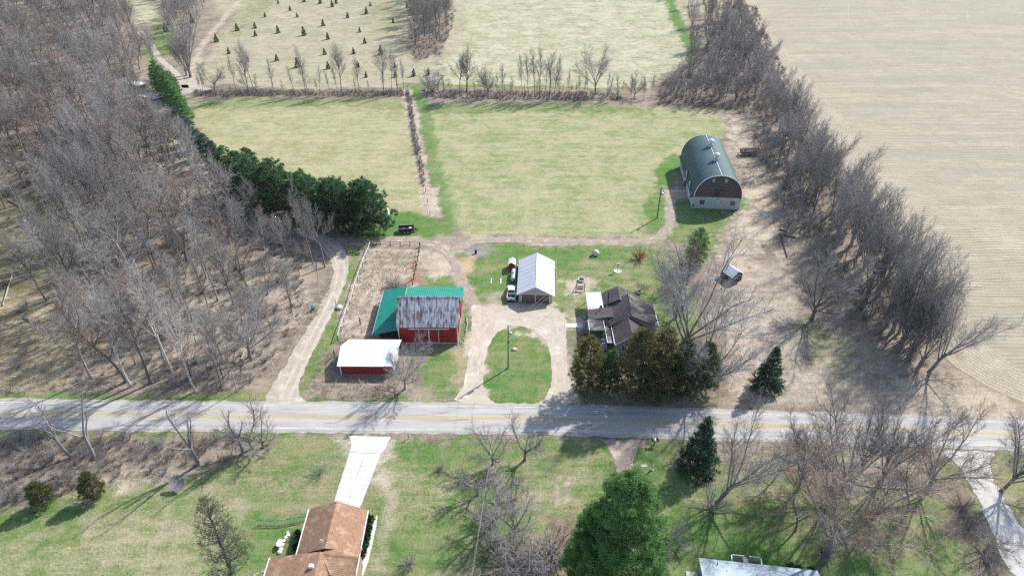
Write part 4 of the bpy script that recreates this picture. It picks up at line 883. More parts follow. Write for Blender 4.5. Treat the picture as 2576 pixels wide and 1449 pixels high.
c = G(1938, 396); hc = empty('hay_rake', (c[0], c[1], 0), R(10)); tag(hc, 'small dark farm implement lying past the slatted trailer', 'implement')
MB().bar((-1.3, 0, .5), (1.3, 0, .55), .12).bar((-.2, -.8, .4), (-.2, .7, .6), .1).build('frame', M['rust_dark'], hc); wheel(hc, (-1.1, -.3, .35), .35, .15, 'y'); wheel(hc, (1.1, -.3, .35), .35, .15, 'y')
# ------------------------------------------------------------------ poles and wires
M['pole'] = mat('pole_wood', (.30, .285, .26), (.22, .21, .19), 3, .9, stretch=(4, 4, .4))
M['pole_green'] = mat('treated_pole', (.10, .13, .12), (.075, .10, .092), 3, .9, stretch=(4, 4, .4))
M['wire'] = mat('bare_wire', (.34, .36, .27), (.28, .30, .22), 3, .6)
def utility_pole(c, h, label, m, lamp):
    p = empty('utility_pole', (c[0], c[1], 0)); tag(p, label, 'pole')
    MB().bar((0, 0, 0), (0, 0, h), .17, .12, 9).build('shaft', m, p)
    MB().bar((-.1, 0, h-.25), (.55, .1, h-.15), .05).build('top_bracket', M['galv'], p)
    for k in range(2): MB().lathe([(.06, 0), (.09, .08), (.05, .2)], (0 if k else .5, .1, h-.1+.1*k), 8).build('insulator', M['white'], p)
    t = MB().lathe([(.05, -.5), (.26, -.45), (.28, 0), (.26, .4), (.1, .48)], (.42, 0, h-2.0), 12).build('transformer', M['galv'], p); MB().bar((.42, 0, h-1.5), (.42, .05, h-1.2), .04).build('bushing', M['white'], t)
    if lamp: a = MB().bar((.15, 0, h-1.3), (.9, .0, h-1.0), .03).build('lamp_arm', M['galv'], p); MB().lathe([(.1, 0), (.2, .1), (.12, .25)], (.95, 0, h-1.2), 10).build('lamp_head', M['white'], a)
    part('meter_box', M['black'], p, -.15, .15, -.26, -.13, h-4.2, h-3.6); return p
P1, P2 = G(1278.5, 925.6), G(1653, 549.5); H1, H2 = 10.6, 9.3
utility_pole(P1, H1, 'weathered utility pole with transformer on the grass island', M['pole'], False)
utility_pole(P2, H2, 'dark green utility pole beside the track to the green barn', M['pole_green'], True)
P3 = (-6.0, 44.0); utility_pole(P3, 11.0, 'utility pole at the near end of the overhead wires', M['pole'], False)
def wire(a, b_, sag, label):
    b = MB(); K = 24; a = Vector(a); b_ = Vector(b_); pts = []
    for i in range(K + 1): t = i / K; q = a.lerp(b_, t); q.z -= sag * 4 * t * (1 - t); pts.append(q)
    for p, q in zip(pts[:-1], pts[1:]): b.bar(p, q, .013, n=4, caps=False)
    return tag(b.build('overhead_wire', M['wire']), label, 'wire', 'overhead wires')
wire((P1[0]+.5, P1[1]+.1, H1+.05), (P2[0]-.0, P2[1], H2), .9, 'upper overhead wire from the island pole to the barn pole')
wire((P1[0]+.1, P1[1]+.1, H1-1.3), (P2[0]+.1, P2[1], H2-.9), 1.2, 'lower overhead wire from the island pole to the barn pole')
wire((P1[0], P1[1]-.1, H1-.1), (P3[0]+.5, P3[1], 11.0), 1.0, 'upper overhead wire crossing the road from the island pole')
wire((P1[0], P1[1]-.1, H1-3.7), (P3[0], P3[1], 8.6), .9, 'lower overhead wire crossing the road from the island pole')
wire((P1[0]+.2, P1[1], H1-1.6), (20.6, 113.0, 4.2), .8, 'service wire from the island pole to the brown farmhouse')
# ------------------------------------------------------------------ fences
def fence(name, pts, n, h, pm, rm, rails, label, jit=.08, pr=.09, seed=1):
    r = rng_of(seed); line = [Vector((*p, 0)) for p in pts]; tot = [0]
    for a, b_ in zip(line[:-1], line[1:]): tot.append(tot[-1] + (b_ - a).length)
    def at(s):
        for i in range(len(line) - 1):
            if s <= tot[i+1] + 1e-6: return line[i].lerp(line[i+1], (s - tot[i]) / (tot[i+1] - tot[i]))
        return line[-1]
    root = empty(name, line[0]); tag(root, label, 'fence'); tops = []
    for i in range(n):
        p = at(tot[-1] * i / (n - 1)) - line[0]; hh = h * r.uniform(.9, 1.12); q = p + Vector((r.uniform(-jit, jit), r.uniform(-jit, jit), hh))
        MB().bar(p, q, pr, pr*.85, 7).build('post', pm, root); tops.append((p, q))
    for z in rails:
        for (a, b_), (c_, d_) in zip(tops[:-1], tops[1:]):
            MB().bar(a.lerp(b_, z), c_.lerp(d_, z), (.085 if name == 'pole_fence' else .055) if z > .85 else .025, n=5).build('rail', rm, root)
    return root
fence('pole_fence', GL([(932,619),(905,690),(870,797),(850,857)]), 13, 1.35, M['darkwood'], mat('silvered_pole', (.58, .56, .54), (.46, .44, .42), 2, .8), (.97, .5), 'silvery pole rail fence along the gravel lane side of the pen', seed=2)
fence('post_fence', GL([(932,617),(1057,621)]), 6, 1.5, M['darkwood'], M['greywood'], (.9, .45), 'dark post fence along the far end of the weedy pen', seed=3)
fence('post_fence', GL([(1057,623),(1050,660),(1038,716)]), 9, 1.5, M['darkwood'], M['darkwood'], (.6,), 'leaning dark post fence behind the red barn', .18, .11, seed=4)
fence('wire_fence', GL([(1026,225),(1040,330),(1060,430),(1082,542)]), 16, 1.3, M['darkwood'], M['greywood'], (.7, .4), 'wire fence on dark posts through the brush strip dividing the fields', seed=5)
def post(c, h, m, label, lean=(0, 0), r=.11):
    p = empty('fence_post', (c[0], c[1], 0)); tag(p, label, 'post'); MB().bar((0, 0, 0), (lean[0], lean[1], h), r, r*.9, 8).build('shaft', m, p); MB().bar((lean[0], lean[1], h), (lean[0], lean[1], h+.04), r*.8, r*.4, 8).build('cap', m, p)
post(G(907,816), 1.9, M['darkwood'], 'lone dark post standing in weeds left of the green lean-to', (-.1, 0)); post(G(887,866), 1.3, M['darkwood'], 'short dark post just behind the long white shed roof'); post(G(842,898), 1.7, M['darkwood'], 'dark post standing left of the long red shed')
for i, (x, y) in enumerate(((1318,632),(1357.6,633),(1399,633))): post(G(x, y), 1.9, M['black'], ['first thin black post in the grass behind the garage, farthest left', 'middle thin black post in the grass behind the garage', 'thin black post behind the garage, nearest the house side'][i], r=.035)
# ------------------------------------------------------------------ yard things
c = G(1459.5, 733); sw = empty('porch_swing', (c[0], c[1], 0), R(-3)); tag(sw, 'wooden post swing with slatted bench beside the fire ring', 'swing')
for x in (-.95, .95): MB().bar((x, 0, 0), (x, 0, 2.3), .09, n=8).build('post', M['wood'], sw)
MB().bar((-1.1, 0, 2.25), (1.1, 0, 2.25), .08, n=8).build('crossbeam', M['wood'], sw)
MB().bar((-.95, 0, 1.5), (-1.9, -1.0, 0), .06).build('brace', M['wood'], sw)
for k in range(5): part('seat_slat', M['wood'], sw, -.7, .7, -.3+.13*k, -.2+.13*k, .55, .59)
for k in range(4): part('back_slat', M['wood'], sw, -.7, .7, .34+.03*k, .37+.03*k, .66+.14*k, .76+.14*k)
for x in (-.68, .68): MB().bar((x, -.2, .58), (x, 0, 2.2), .02, n=5).build('chain', M['galv'], sw)
c = G(1462, 706); fr_ = empty('fire_ring', (c[0], c[1], 0)); tag(fr_, 'pale round fire ring behind the wooden swing', 'fire ring')
MB().lathe([(.78, 0), (.82, .4), (.68, .42), (.64, .12)], n=20).build('ring', M['rock'], fr_); MB().lathe([(.66, .02), (.3, .2), (.05, .25)], n=12).build('ash_bed', M['black'], fr_)
c = G(1553.5, 682.4); bf = empty('bird_feeder', (c[0], c[1], 0)); tag(bf, 'bird feeder on a post inside a white stone ring', 'feeder')
MB().lathe([(.95, 0), (.95, .12), (.78, .12), (.78, .03)], n=24).build('ring', M['rock'], bf); MB().bar((0, 0, 0), (.05, 0, 1.9), .06, n=7).build('pole', M['wood'], bf)
fb = MB().box(-.3, .35, -.22, .22, 1.9, 1.98).box(-.15, .2, -.15, .15, 1.98, 2.25).build('tray', M['wood'], bf); MB().add([(-.4, -.3, 2.2), (.45, -.3, 2.2), (.45, .3, 2.2), (-.4, .3, 2.2), (-.4, 0, 2.45), (.45, 0, 2.45)], [(0,1,5,4),(2,3,4,5),(0,4,3),(1,2,5)]).build('roof', M['white'], fb)
def boulder(c, s, flat, m, label, seed):
    o = lump(s, seed, flat, 12).build('boulder', m, None, True, (c[0], c[1], -.05)); return tag(o, label, 'boulder')
boulder(G(1498, 642), .85, 1.7, M['rock'], 'large round pale boulder on the lawn below the farm track', 41)
boulder(G(1293.7, 880), .55, .8, M['rock'], 'white boulder lying on the grass island', 42)
boulder(G(853.6, 776), .75, 1.0, M['rock'], 'white boulder at the edge of the gravel lane', 43)
post(G(845.5, 770), 1.7, M['wood'], 'short wooden post beside the white boulder on the lane', r=.08)
c = G(1607, 737); tp = empty('tyre_planter', (c[0], c[1], 0)); tag(tp, 'round grey planter ring around a sapling behind the farmhouse', 'planter')
MB().lathe([(.62, 0), (.72, .15), (.72, .4), (.6, .52), (.45, .5), (.45, .1)], n=18).build('rim', M['stone'], tp); MB().lathe([(.44, .05), (.3, .3), (.03, .33)], n=12).build('soil', M['darkwood'], tp)
c = G(1197, 638); bb = empty('burn_barrel', (c[0], c[1], 0)); tag(bb, 'black burn barrel standing on an ash patch', 'barrel')
MB().lathe([(.28, 0), (.30, .05), (.28, .3), (.30, .34), (.28, .6), (.30, .88), (.25, .88), (.25, .1)], n=16).build('drum', M['black'], bb); MB().bar((-.3, .1, .95), (.3, -.1, 1.15), .03).build('poker', M['galv'], bb)
for i, (x, y) in enumerate(((1236,707),(1260,707))):
    c = G(x, y); tag(MB().box(-.13, .13, -1.0, 1.0, .02, .08).build('plank', M['white'], None, False, (c[0], c[1], 0)), ['left one of two pale planks lying on the lawn', 'right one of two pale planks, nearer the propane tank'][i], 'plank')
c = G(787, 781); gbn = empty('wheeled_bin', (c[0], c[1], 0), R(20)); tag(gbn, 'bright green wheeled bin tipped beside the gravel lane', 'bin')
M['bin_green'] = mat('green_plastic', (.01, .24, .16), (.01, .2, .13), 2, .45)
MB().add([(-.26, -.32, .05), (.26, -.32, .05), (.26, .25, .05), (-.26, .25, .05), (-.34, -.42, 1.0), (.34, -.42, 1.0), (.34, .4, 1.0), (-.34, .4, 1.0)], [(0,3,2,1),(0,1,5,4),(1,2,6,5),(2,3,7,6),(3,0,4,7)]).build('body', M['bin_green'], gbn)
MB().slab([(-.37, -.45, 1.04), (.37, -.45, 1.04), (.37, .44, 1.12), (-.37, .44, 1.12)], .05).build('lid', M['bin_green'], gbn)
for x in (-.3, .3): wheel(gbn, (x, .3, .14), .14, .08)
c = G(801, 752); cg = empty('wire_cage', (c[0], c[1], 0)); tag(cg, 'round wire cage standing in weeds above the green bin', 'cage'); b = MB()
for k in range(12): a = k*math.pi/6; b.bar((.55*math.cos(a), .55*math.sin(a), 0), (.55*math.cos(a), .55*math.sin(a), 1.4), .015, n=4)
b.build('uprights', M['galv'], cg); b = MB()
for z in (.1, .5, .9, 1.35):
    for k in range(12): a = k*math.pi/6; e = a+math.pi/6; b.bar((.55*math.cos(a), .55*math.sin(a), z), (.55*math.cos(e), .55*math.sin(e), z), .015, n=4)
b.build('hoops', M['galv'], cg)
# mailboxes, sign, statue
c = G(1645, 1119); mb = empty('mailbox_stand', (c[0], c[1], 0)); tag(mb, 'stand with one white and two dark mailboxes by the road', 'mailbox')
MB().bar((0, 0, 0), (0, 0, 1.0), .09, n=8).bar((0, 0, .7), (.5, .1, 1.1), .06).bar((-.5, 0, 1.08), (.6, 0, 1.08), .06).build('stand', M['black'], mb)
for x, mm in ((-.42, 'rubber'), (.06, 'white'), (.5, 'rubber')):
    q = MB(); pf = [(-.13, 1.14), (.13, 1.14), (.13, 1.32)] + [(.13*math.cos(a), 1.32+.12*math.sin(a)) for a in (.5, 1.1, 1.57, 2.04, 2.64)] + [(-.13, 1.32)]
    q.prism([(x+a, z) for a, z in pf], -.25, .3); k = q.build('mailbox', M[mm], mb); part('flag', M['tail'], k, x+.14, x+.16, 0, .06, 1.25, 1.45)
c = G(1028, 1103); sg = empty('driveway_marker', (c[0], c[1], 0)); tag(sg, 'small white topped post at the driveway mouth', 'sign')
MB().bar((0, 0, 0), (0, 0, 1.0), .05, n=6).build('post', M['black'], sg); part('panel', M['white'], sg, -.2, .2, -.07, -.05, .85, 1.3)
c = G(1640, 1181); stt = empty('garden_statue', (c[0], c[1], 0)); tag(stt, 'slim pale garden statue on the lawn below the mailboxes', 'statue')
MB().lathe([(.25, 0), (.25, .12), (.16, .16), (.14, .3)], n=12).build('plinth', M['rock'], stt); MB().lathe([(.14, .3), (.2, .5), (.13, .85), (.17, 1.0), (.06, 1.12), (.11, 1.2), (.10, 1.32), (.02, 1.4)], n=12).build('figure', M['rock'], stt, True)
c = G(1620, 1172); tag(MB().slab([(-.5, -.25, .08), (.5, -.3, .1), (.55, .3, .09), (-.45, .3, .08)], .1).build('flat_stone', M['stone'], None, False, (c[0], c[1], 0)), 'flat grey stone in the grass below the mailboxes', 'stone')
# satellite dish
c = G(450, 1226); sd = empty('satellite_dish', (c[0], c[1], 0)); tag(sd, 'big dark mesh satellite dish at the edge of the brush', 'dish')
MB().bar((0, 0, 0), (0, 0, 1.0), .07, n=8).build('mast', M['galv'], sd)
b = MB(); ax = Vector((.1, -.55, .83)).normalized(); u = ax.orthogonal().normalized(); w_ = ax.cross(u); c0 = Vector((0, 0, 1.1)); K = 24
for rr0, rr1 in ((.12, .4), (.42, .7), (.72, 1.0), (1.02, 1.25)):
    for k in range(K):
        a, e = 2*math.pi*k/K, 2*math.pi*(k+.9)/K; f2 = lambda r_, an: tuple(c0 + (u*math.cos(an)+w_*math.sin(an))*r_ + ax*(.22*r_*r_))
        q = [f2(rr0, a), f2(rr0, e), f2(rr1, e), f2(rr1, a)]; b.add(q + [tuple(Vector(p)-ax*.02) for p in q], [(0,1,2,3),(7,6,5,4),(0,3,7,4),(1,5,6,2),(2,6,7,3),(0,4,5,1)])
dm_ = b.build('reflector', mat('dark_mesh', (.22, .22, .24), (.16, .16, .175), 5, .6), sd)
for k in range(3): an = 2*math.pi*k/3; MB().bar(c0 + (u*math.cos(an)+w_*math.sin(an))*1.2 + ax*.3, c0 + ax*1.0, .02, n=5).build('feed_strut', M['galv'], sd)
MB().lathe([(.08, 0), (.1, .15), (.04, .2)], tuple(c0+ax*1.0), 8).build('feed_horn', M['black'], sd)
# green net fence beside the ranch house
nf = fence('net_fence', GL([(652,1318),(700,1320),(770,1308)]), 5, 1.0, M['galv'], M['bin_green'], (.95,), 'low green net fence running out from the ranch house', .03, .03, 6)
b = MB(); A = [Vector((*p, 0)) for p in GL([(652,1318),(700,1320),(770,1308)])]
for a, e in zip(A[:-1], A[1:]):
    a = a - A[0]; e = e - A[0]; k = int((e - a).length / .25)
    for i in range(k): q = a.lerp(e, i/k); b.bar((q.x, q.y, .02), (q.x, q.y, .92), .018, n=3)
    for z in (.15, .3, .45, .6, .75): b.bar((a.x, a.y, z), (e.x, e.y, z), .015, n=3)
b.build('netting', mat('green_net', (.12, .25, .17), (.09, .2, .13), 3, .8), nf)
# rock border, white oval basin, walk, potted things by the ranch house
for i in range(12):
    t = i / 11; x, y = 725 - 23*t, 1338 + 55*t; c = G(x + rq.uniform(-3, 3), y + rq.uniform(-2, 2)); s_ = rq.uniform(.22, .42)
    tag(lump(s_, 60+i, .8).build('border_rock', M['rock'], None, True, (c[0], c[1], 0)), 'pale rock in the border beside the ranch house', 'rock', 'rock border by the ranch house')
c = G(706, 1372); bs = empty('bird_bath', (c[0], c[1], 0)); tag(bs, 'white oval bird bath on the rock border', 'bird bath'); MB().lathe([(.2, 0), (.12, .3), (.14, .6)], n=12).build('stem', M['rock'], bs)
o = MB().lathe([(.15, .6), (.55, .72), (.58, .8), (.5, .78), (.05, .7)], n=20).build('bowl', M['white'], bs); o.scale = (.75, 1.15, 1)
sheet('house_walk', [(945,1295),(952,1297),(930,1400),(922,1425),(912,1449),(904,1449),(905,1420),(920,1400)], .02, M['concrete'], .04, .8, seed=33, sm=1)
c = G(902, 1440); bg_ = empty('kettle_grill', (c[0], c[1], 0)); tag(bg_, 'black kettle grill on the walk beside the ranch house', 'grill'); MB().lathe([(.05, .5), (.28, .62), (.32, .8), (.28, .95), (.05, 1.08)], n=14).build('bowl', M['black'], bg_, True)
for k in range(3): a = 2.1*k; MB().bar((.1*math.cos(a), .1*math.sin(a), .6), (.32*math.cos(a), .32*math.sin(a), 0), .02, n=5).build('leg', M['black'], bg_)
c = G(975, 548); tc_ = empty('tarped_camper', (c[0], c[1]+1, 0), R(15)); tag(tc_, 'white tarp covered boat half hidden by the pines', 'boat')
b = MB(); 
prof = [(-1.0, .5), (-.6, .3), (.6, .3), (1.0, .5), (.75, 1.2), (0, 1.7), (-.75, 1.2)]; b.prism(prof, -2.2, 2.0); b.v = [(x*(.45 if y > 1 else 1), y, z*(.95 if y > 1 else 1)) for x, y, z in b.v]
b.build('tarp', M['white'], tc_); MB().bar((0, 2.0, .4), (0, 3.4, .4), .06).box(-.9, .9, -1.0, -.85, .25, .35).build('trailer_frame', M['black'], tc_)
for x in (-.85, .85): wheel(tc_, (x, -.9, .28), .28, .18)
# fallen logs in the wet wood
M['log'] = mat('bleached_log', (.36, .33, .29), (.24, .215, .19), 2, .9, stretch=(1, 1, 1), rand=.2)
for i, (x0, y0, x1, y1, r_) in enumerate([(143,532,165,511,.22),(212,555,236,528,.2),(73,594,160,567,.25),(50,676,77,656,.25),(0,713,93,690,.22),(23,577,117,551,.2),(33,643,122,645,.18),(8,770,35,690,.2),(118,858,185,818,.2),(490,820,545,803,.18),(660,690,705,655,.22),(607,905,618,884,.18),(60,800,110,825,.2),(20,505,68,528,.2),(640,520,655,512,.2)]):
    a = Vector((*G(x0, y0), r_)); e = Vector((*G(x1, y1), r_ + .3)); o = empty('fallen_log', a); tag(o, ['bleached fallen log lying in the wet clearing of the woods', 'fallen log lying among the litter near the lane side of the woods'][i in (9, 10, 11, 14)], 'log', ['fallen logs in the wet clearing', 'fallen logs in the woods near the lane'][i in (9, 10, 11, 14)])
    d = e - a; MB().bar((0, 0, 0), d*.5 + Vector((0, 0, .05)), r_, r_*.8, 7).bar(d*.5 + Vector((0, 0, .05)), d, r_*.8, r_*.5, 7).build('stem', M['log'], o)
    for t in (.5, .72): MB().bar(d*t, d*t + Vector((.5*(-1)**i, .4, .7)), r_*.3, .02, 5).build('broken_limb', M['log'], o)
# timbers by the hedge
for i, (x0, y0, x1, y1) in enumerate([(1960,578,1978,583),(1972,594,2002,599),(1962,590,1980,648)]):
    a = Vector((*G(x0, y0), .15)); e = Vector((*G(x1, y1), .15)); o = empty('old_timber', a); tag(o, ['short dark timber, farthest of three below the hedge trees', 'middle dark timber lying below the hedge trees', 'long dark timber running down beside the hedge trees'][i], 'timber'); d = e - a
    MB().bar((0, 0, 0), d, .16, .15, 4).build('beam', M['darkwood'], o); MB().bar(d*.1+Vector((0,0,.14)), d*.1+Vector((0,0,.4)), .05, n=4).build('stub', M['darkwood'], o)
# ------------------------------------------------------------------ bare trees
def tubes(segs, n, mat_, name):
    S = np.array(segs, dtype=np.float64); p0, p1, r0, r1 = S[:, :3], S[:, 3:6], S[:, 6], S[:, 7]
    d = p1 - p0; d /= np.linalg.norm(d, axis=1)[:, None] + 1e-9
    ref = np.where(np.abs(d[:, 2:3]) < .9, np.array([[0, 0, 1.]]), np.array([[1., 0, 0]]))
    u = np.cross(d, ref); u /= np.linalg.norm(u, axis=1)[:, None]; w = np.cross(d, u); N_ = len(S)
    an = 2 * np.pi * np.arange(n) / n; ring = u[:, None, :] * np.cos(an)[None, :, None] + w[:, None, :] * np.sin(an)[None, :, None]
    V = np.concatenate([p0[:, None] + ring * r0[:, None, None], p1[:, None] + ring * r1[:, None, None]], 1).reshape(-1, 3)
    i = np.arange(n); j = (i + 1) % n; q = np.stack([i, j, j + n, i + n], 1)
    F = (q[None] + (np.arange(N_) * 2 * n)[:, None, None]).reshape(-1, 4)
    return np_mesh(name, V, F[:, ::-1], mat_, n > 3)
def nrm3(x, y, z):
    l = math.sqrt(x*x + y*y + z*z) or 1; return x/l, y/l, z/l
def tilt(d, a, az):
    x, y, z = d
    ux, uy, uz = nrm3(-y, x, 0) if abs(z) < .95 else nrm3(0, z, -y)
    vx, vy, vz = y*uz - z*uy, z*ux - x*uz, x*uy - y*ux
    c, s = math.cos(a), math.sin(a); e, f = math.cos(az), math.sin(az)
    return nrm3(x*c + s*(ux*e + vx*f), y*c + s*(uy*e + vy*f), z*c + s*(uz*e + vz*f))
def grow(r, S, out, p, d, L, rad, lvl):
    n = S['seg'][lvl]; wan = S['wan'][lvl]; tro = S['tro'][lvl]; pts = [(p, d, rad)]; end = rad * S['tap'][lvl]
    for i in range(n):
        d = nrm3(d[0] + r.gauss(0, wan), d[1] + r.gauss(0, wan), d[2] + r.gauss(0, wan) + tro)
        q = (p[0] + d[0]*L/n, p[1] + d[1]*L/n, p[2] + d[2]*L/n); rb = rad + (end - rad)*(i+1)/n
        out[lvl].append((*p, *q, pts[-1][2], rb)); p = q; pts.append((p, d, rb))
    if lvl + 1 >= len(S['seg']): return
    k = S['n'][lvl]; k = max(1, int(k * r.uniform(.8, 1.25) + .5)); st = S['st'][lvl]; az = r.uniform(0, 6.28)
    for j in range(k):
        t = st + (1 - st) * (j + r.uniform(.2, .9)) / k; t = min(t, .995); i = int(t * n); f = t*n - i
        (a, da, ra), (b, db, rb) = pts[i], pts[min(i+1, n)]
        pp = tuple(a[q] + (b[q]-a[q])*f for q in range(3)); rr = ra + (rb-ra)*f; az += 2.4 + r.uniform(-.5, .5)
        tt = (t - st) / (1 - st + 1e-6); sh = S['shape'](tt) if lvl == 0 else (1.05 - .55*tt)
        grow(r, S, out, pp, tilt(da, S['ang'][lvl] * r.uniform(.7, 1.3) * (1 - .25*tt if lvl == 0 else 1), az), L * S['rat'][lvl] * sh * r.uniform(.75, 1.2), min(rr*.75, S['rmax'][lvl+1]), lvl + 1)
    if S.get('lead') and lvl < len(S['seg']) - 2:   # the leader carries on as a finer branch
        grow(r, S, out, pts[-1][0], pts[-1][1], L * S['rat'][lvl] * .6, pts[-1][2], lvl + 1)
TW = .0135
SPECS = dict(
  forest=dict(seg=[8, 6, 4, 3, 2], wan=[.035, .07, .09, .12, .16], tro=[.03, .06, .05, .04, .02], tap=[.22, .3, .4, .5, .6], n=[13, 8, 6, 5], st=[.38, .2, .12, .08], ang=[.58, .52, .55, .6], rat=[.40, .52, .52, .6], rmax=[.4, .15, .065, .029, TW], shape=lambda t: 1.0 - .5*t, lead=True, L=.80, r=.0105),
  spread=dict(seg=[3, 8, 5, 4, 2], wan=[.05, .08, .11, .14, .18], tro=[.0, .04, .035, .03, .01], tap=[.8, .22, .35, .45, .6], n=[8, 13, 9, 7], st=[.5, .2, .12, .08], ang=[.72, .55, .55, .6], rat=[2.9, .38, .52, .58], rmax=[.6, .15, .05, .025, TW], shape=lambda t: .85 + .3*t, L=.22, r=.018),
  vase=dict(seg=[2, 9, 5, 4, 2], wan=[.05, .045, .08, .11, .16], tro=[.0, .03, .05, .04, .02], tap=[.85, .2, .35, .45, .6], n=[7, 15, 8, 7], st=[.3, .25, .12, .08], ang=[.36, .45, .48, .55], rat=[6.0, .27, .54, .62], rmax=[.6, .15, .05, .026, TW*1.05], shape=lambda t: .8 + .25*t, L=.125, r=.022),
  open=dict(seg=[7, 6, 5, 3, 2], wan=[.07, .13, .14, .16, .2], tro=[.03, .03, .02, .02, .0], tap=[.3, .3, .4, .5, .6], n=[10, 8, 7, 5], st=[.32, .25, .12, .08], ang=[.82, .68, .62, .66], rat=[.52, .5, .5, .58], rmax=[.4, .15, .065, .029, TW], shape=lambda t: 1.0 - .3*t, lead=True, L=.68, r=.012),
  slim=dict(seg=[9, 5, 3, 2], wan=[.045, .09, .12, .16], tro=[.03, .06, .04, .02], tap=[.2, .4, .5, .6], n=[18, 8, 7], st=[.35, .15, .1], ang=[.5, .52, .55], rat=[.25, .5, .6], rmax=[.2, .05, .024, TW], shape=lambda t: 1.0 - .5*t, lead=True, L=.92, r=.0085),
  orchard=dict(seg=[2, 6, 4, 3, 2], wan=[.1, .18, .18, .2, .22], tro=[.0, .03, .03, .02, .0], tap=[.8, .35, .4, .5, .6], n=[6, 8, 7, 6], st=[.5, .2, .12, .1], ang=[.95, .65, .65, .7], rat=[2.6, .5, .55, .6], rmax=[.4, .12, .045, .022, .011], shape=lambda t: .8 + .3*t, L=.24, r=.03),
  snag=dict(seg=[4, 7, 4, 3], wan=[.05, .10, .14, .18], tro=[.0, .10, .08, .05], tap=[.8, .3, .35, .4], n=[3, 5, 5], st=[.6, .3, .2], ang=[.45, .6, .6], rat=[1.25, .36, .5], rmax=[.4, .17, .05, .018], shape=lambda t: .9 + .2*t, L=.42, r=.02),
  shrub=dict(seg=[1, 5, 4, 2], wan=[.0, .16, .2, .22], tro=[.0, .03, .02, .0], tap=[1, .45, .5, .6], n=[16, 6, 5], st=[.1, .12, .1], ang=[.75, .55, .65], rat=[15., .5, .58], rmax=[.2, .034, .021, .014], shape=lambda t: .8 + .35*t, L=.055, r=.02),
)
M['bark'] = mat('grey_bark', (.30, .282, .27), (.205, .192, .182), 3, .95, stretch=(2, 2, .5), rand=.3)
M['twig'] = mat('grey_twigs', (.345, .325, .312), (.255, .238, .228), 1.5, .95, rand=.3)
M['bark_white'] = mat('pale_bark', (.55, .53, .49), (.40, .37, .34), 2, .9, stretch=(2, 2, .6), rand=.08)
M['twig_white'] = mat('pale_twigs', (.52, .49, .46), (.42, .38, .35), 1.5, .95, rand=.1)
M['bark_dark'] = mat('dark_bark', (.165, .148, .135), (.105, .093, .085), 3, .95, stretch=(2, 2, .5), rand=.2)
M['twig_red'] = mat('russet_twigs', (.36, .275, .23), (.27, .20, .165), 1.5, .95, rand=.15)
M['twig_mauve'] = mat('mauve_twigs', (.345, .318, .305), (.255, .232, .222), 1.5, .95, rand=.3)
M['twig_fire'] = mat('rust_red_twigs', (.36, .12, .08), (.25, .085, .06), 1.5, .95)
def bare(kind, H, seed, bark, twig, nscale=1.0, rs=1.0):
    S = dict(SPECS[kind]); S['n'] = [max(1, x * nscale) if i else x for i, x in enumerate(S['n'])]; S['rmax'] = [x * (rs if i > 1 else 1) for i, x in enumerate(S['rmax'])]
    r = rng_of(seed); out = [[] for _ in S['seg']]
    grow(r, S, out, (0, 0, -.15), nrm3(r.gauss(0, .03), r.gauss(0, .03), 1), S['L']*H, S['r']*H, 0)
    r0 = S['r']*H; out[0].insert(0, (0, 0, -.2, 0, 0, .5, r0*1.5, r0))
    z = max(s[5] for l in out for s in l); k = H / z
    sc = lambda L_: [tuple(v*k for v in s[:6]) + s[6:] for s in L_]
    return tubes(sc(out[0]) + sc(out[1]), 5, M[bark], 'trunk'), tubes(sc([s for l in out[2:] for s in l]), 3, M[twig], 'crown')
VAR = {}
def variant(key, *a, **k):
    VAR[key] = bare(*a, **k)
for i in range(4): variant(f'forest{i}', 'forest', 24, 100+i, 'bark', 'twig')
for i in range(2): variant(f'forestd{i}', 'forest', 23, 130+i, 'bark_dark', 'twig_mauve')
for i in range(4): variant(f'open{i}', 'open', 21, 140+i, ['bark', 'bark_dark'][i % 2], ['twig', 'twig_mauve', 'twig', 'twig_red'][i])
for i in range(2): variant(f'slim{i}', 'slim', 20, 150+i, 'bark', 'twig')
for i in range(2): variant(f'slimd{i}', 'slim', 17, 160+i, 'bark_dark', 'twig_mauve')
for i in range(2): variant(f'white{i}', 'forest', 27, 170+i, 'bark_white', 'twig_white')
for i in range(3): variant(f'vase{i}', 'vase', 24, 180+i, 'bark', 'twig_mauve')
for i in range(2): variant(f'spread{i}', 'spread', 20, 190+i, 'bark', 'twig', 1.0)
variant('spreadr0', 'spread', 20, 200, 'bark', 'twig_red', 1.0); variant('spreadd0', 'spread', 19, 203, 'bark_dark', 'twig_mauve')
for i in range(2): variant(f'snag{i}', 'snag', 14, 205+i, 'bark', 'bark')
for i in range(2): variant(f'orchard{i}', 'orchard', 8, 210+i, 'bark', 'twig')
for i in range(2): variant(f'shrub{i}', 'shrub', 3.5, 220+i, 'bark', 'twig', 1.0, .8)
for i in range(2): variant(f'shrubm{i}', 'shrub', 3.0, 230+i, 'bark_dark', 'twig_mauve', 1.0, .8)
M['twig_tan'] = mat('tan_stalks', (.46, .38, .28), (.34, .275, .205), 1.5, .95, rand=.2); M['twig_dark'] = mat('dark_twigs', (.20, .16, .145), (.13, .105, .095), 1.5, .95, rand=.2)
variant('shrubt', 'shrub', 2.0, 242, 'twig_tan', 'twig_tan', 1.0, .8); variant('shrubk', 'shrub', 2.8, 243, 'twig_dark', 'twig_dark', 1.0, .9)
variant('shrubfire', 'shrub', 2.4, 240, 'twig_fire', 'twig_fire', 1.25, 1.0); variant('shrubred', 'shrub', 3.2, 241, 'bark_dark', 'twig_red', 1.0, .8)
VH = {k: max(v.co.z for v in VAR[k][1].vertices) for k in VAR}
tr_rng = rng_of(77)
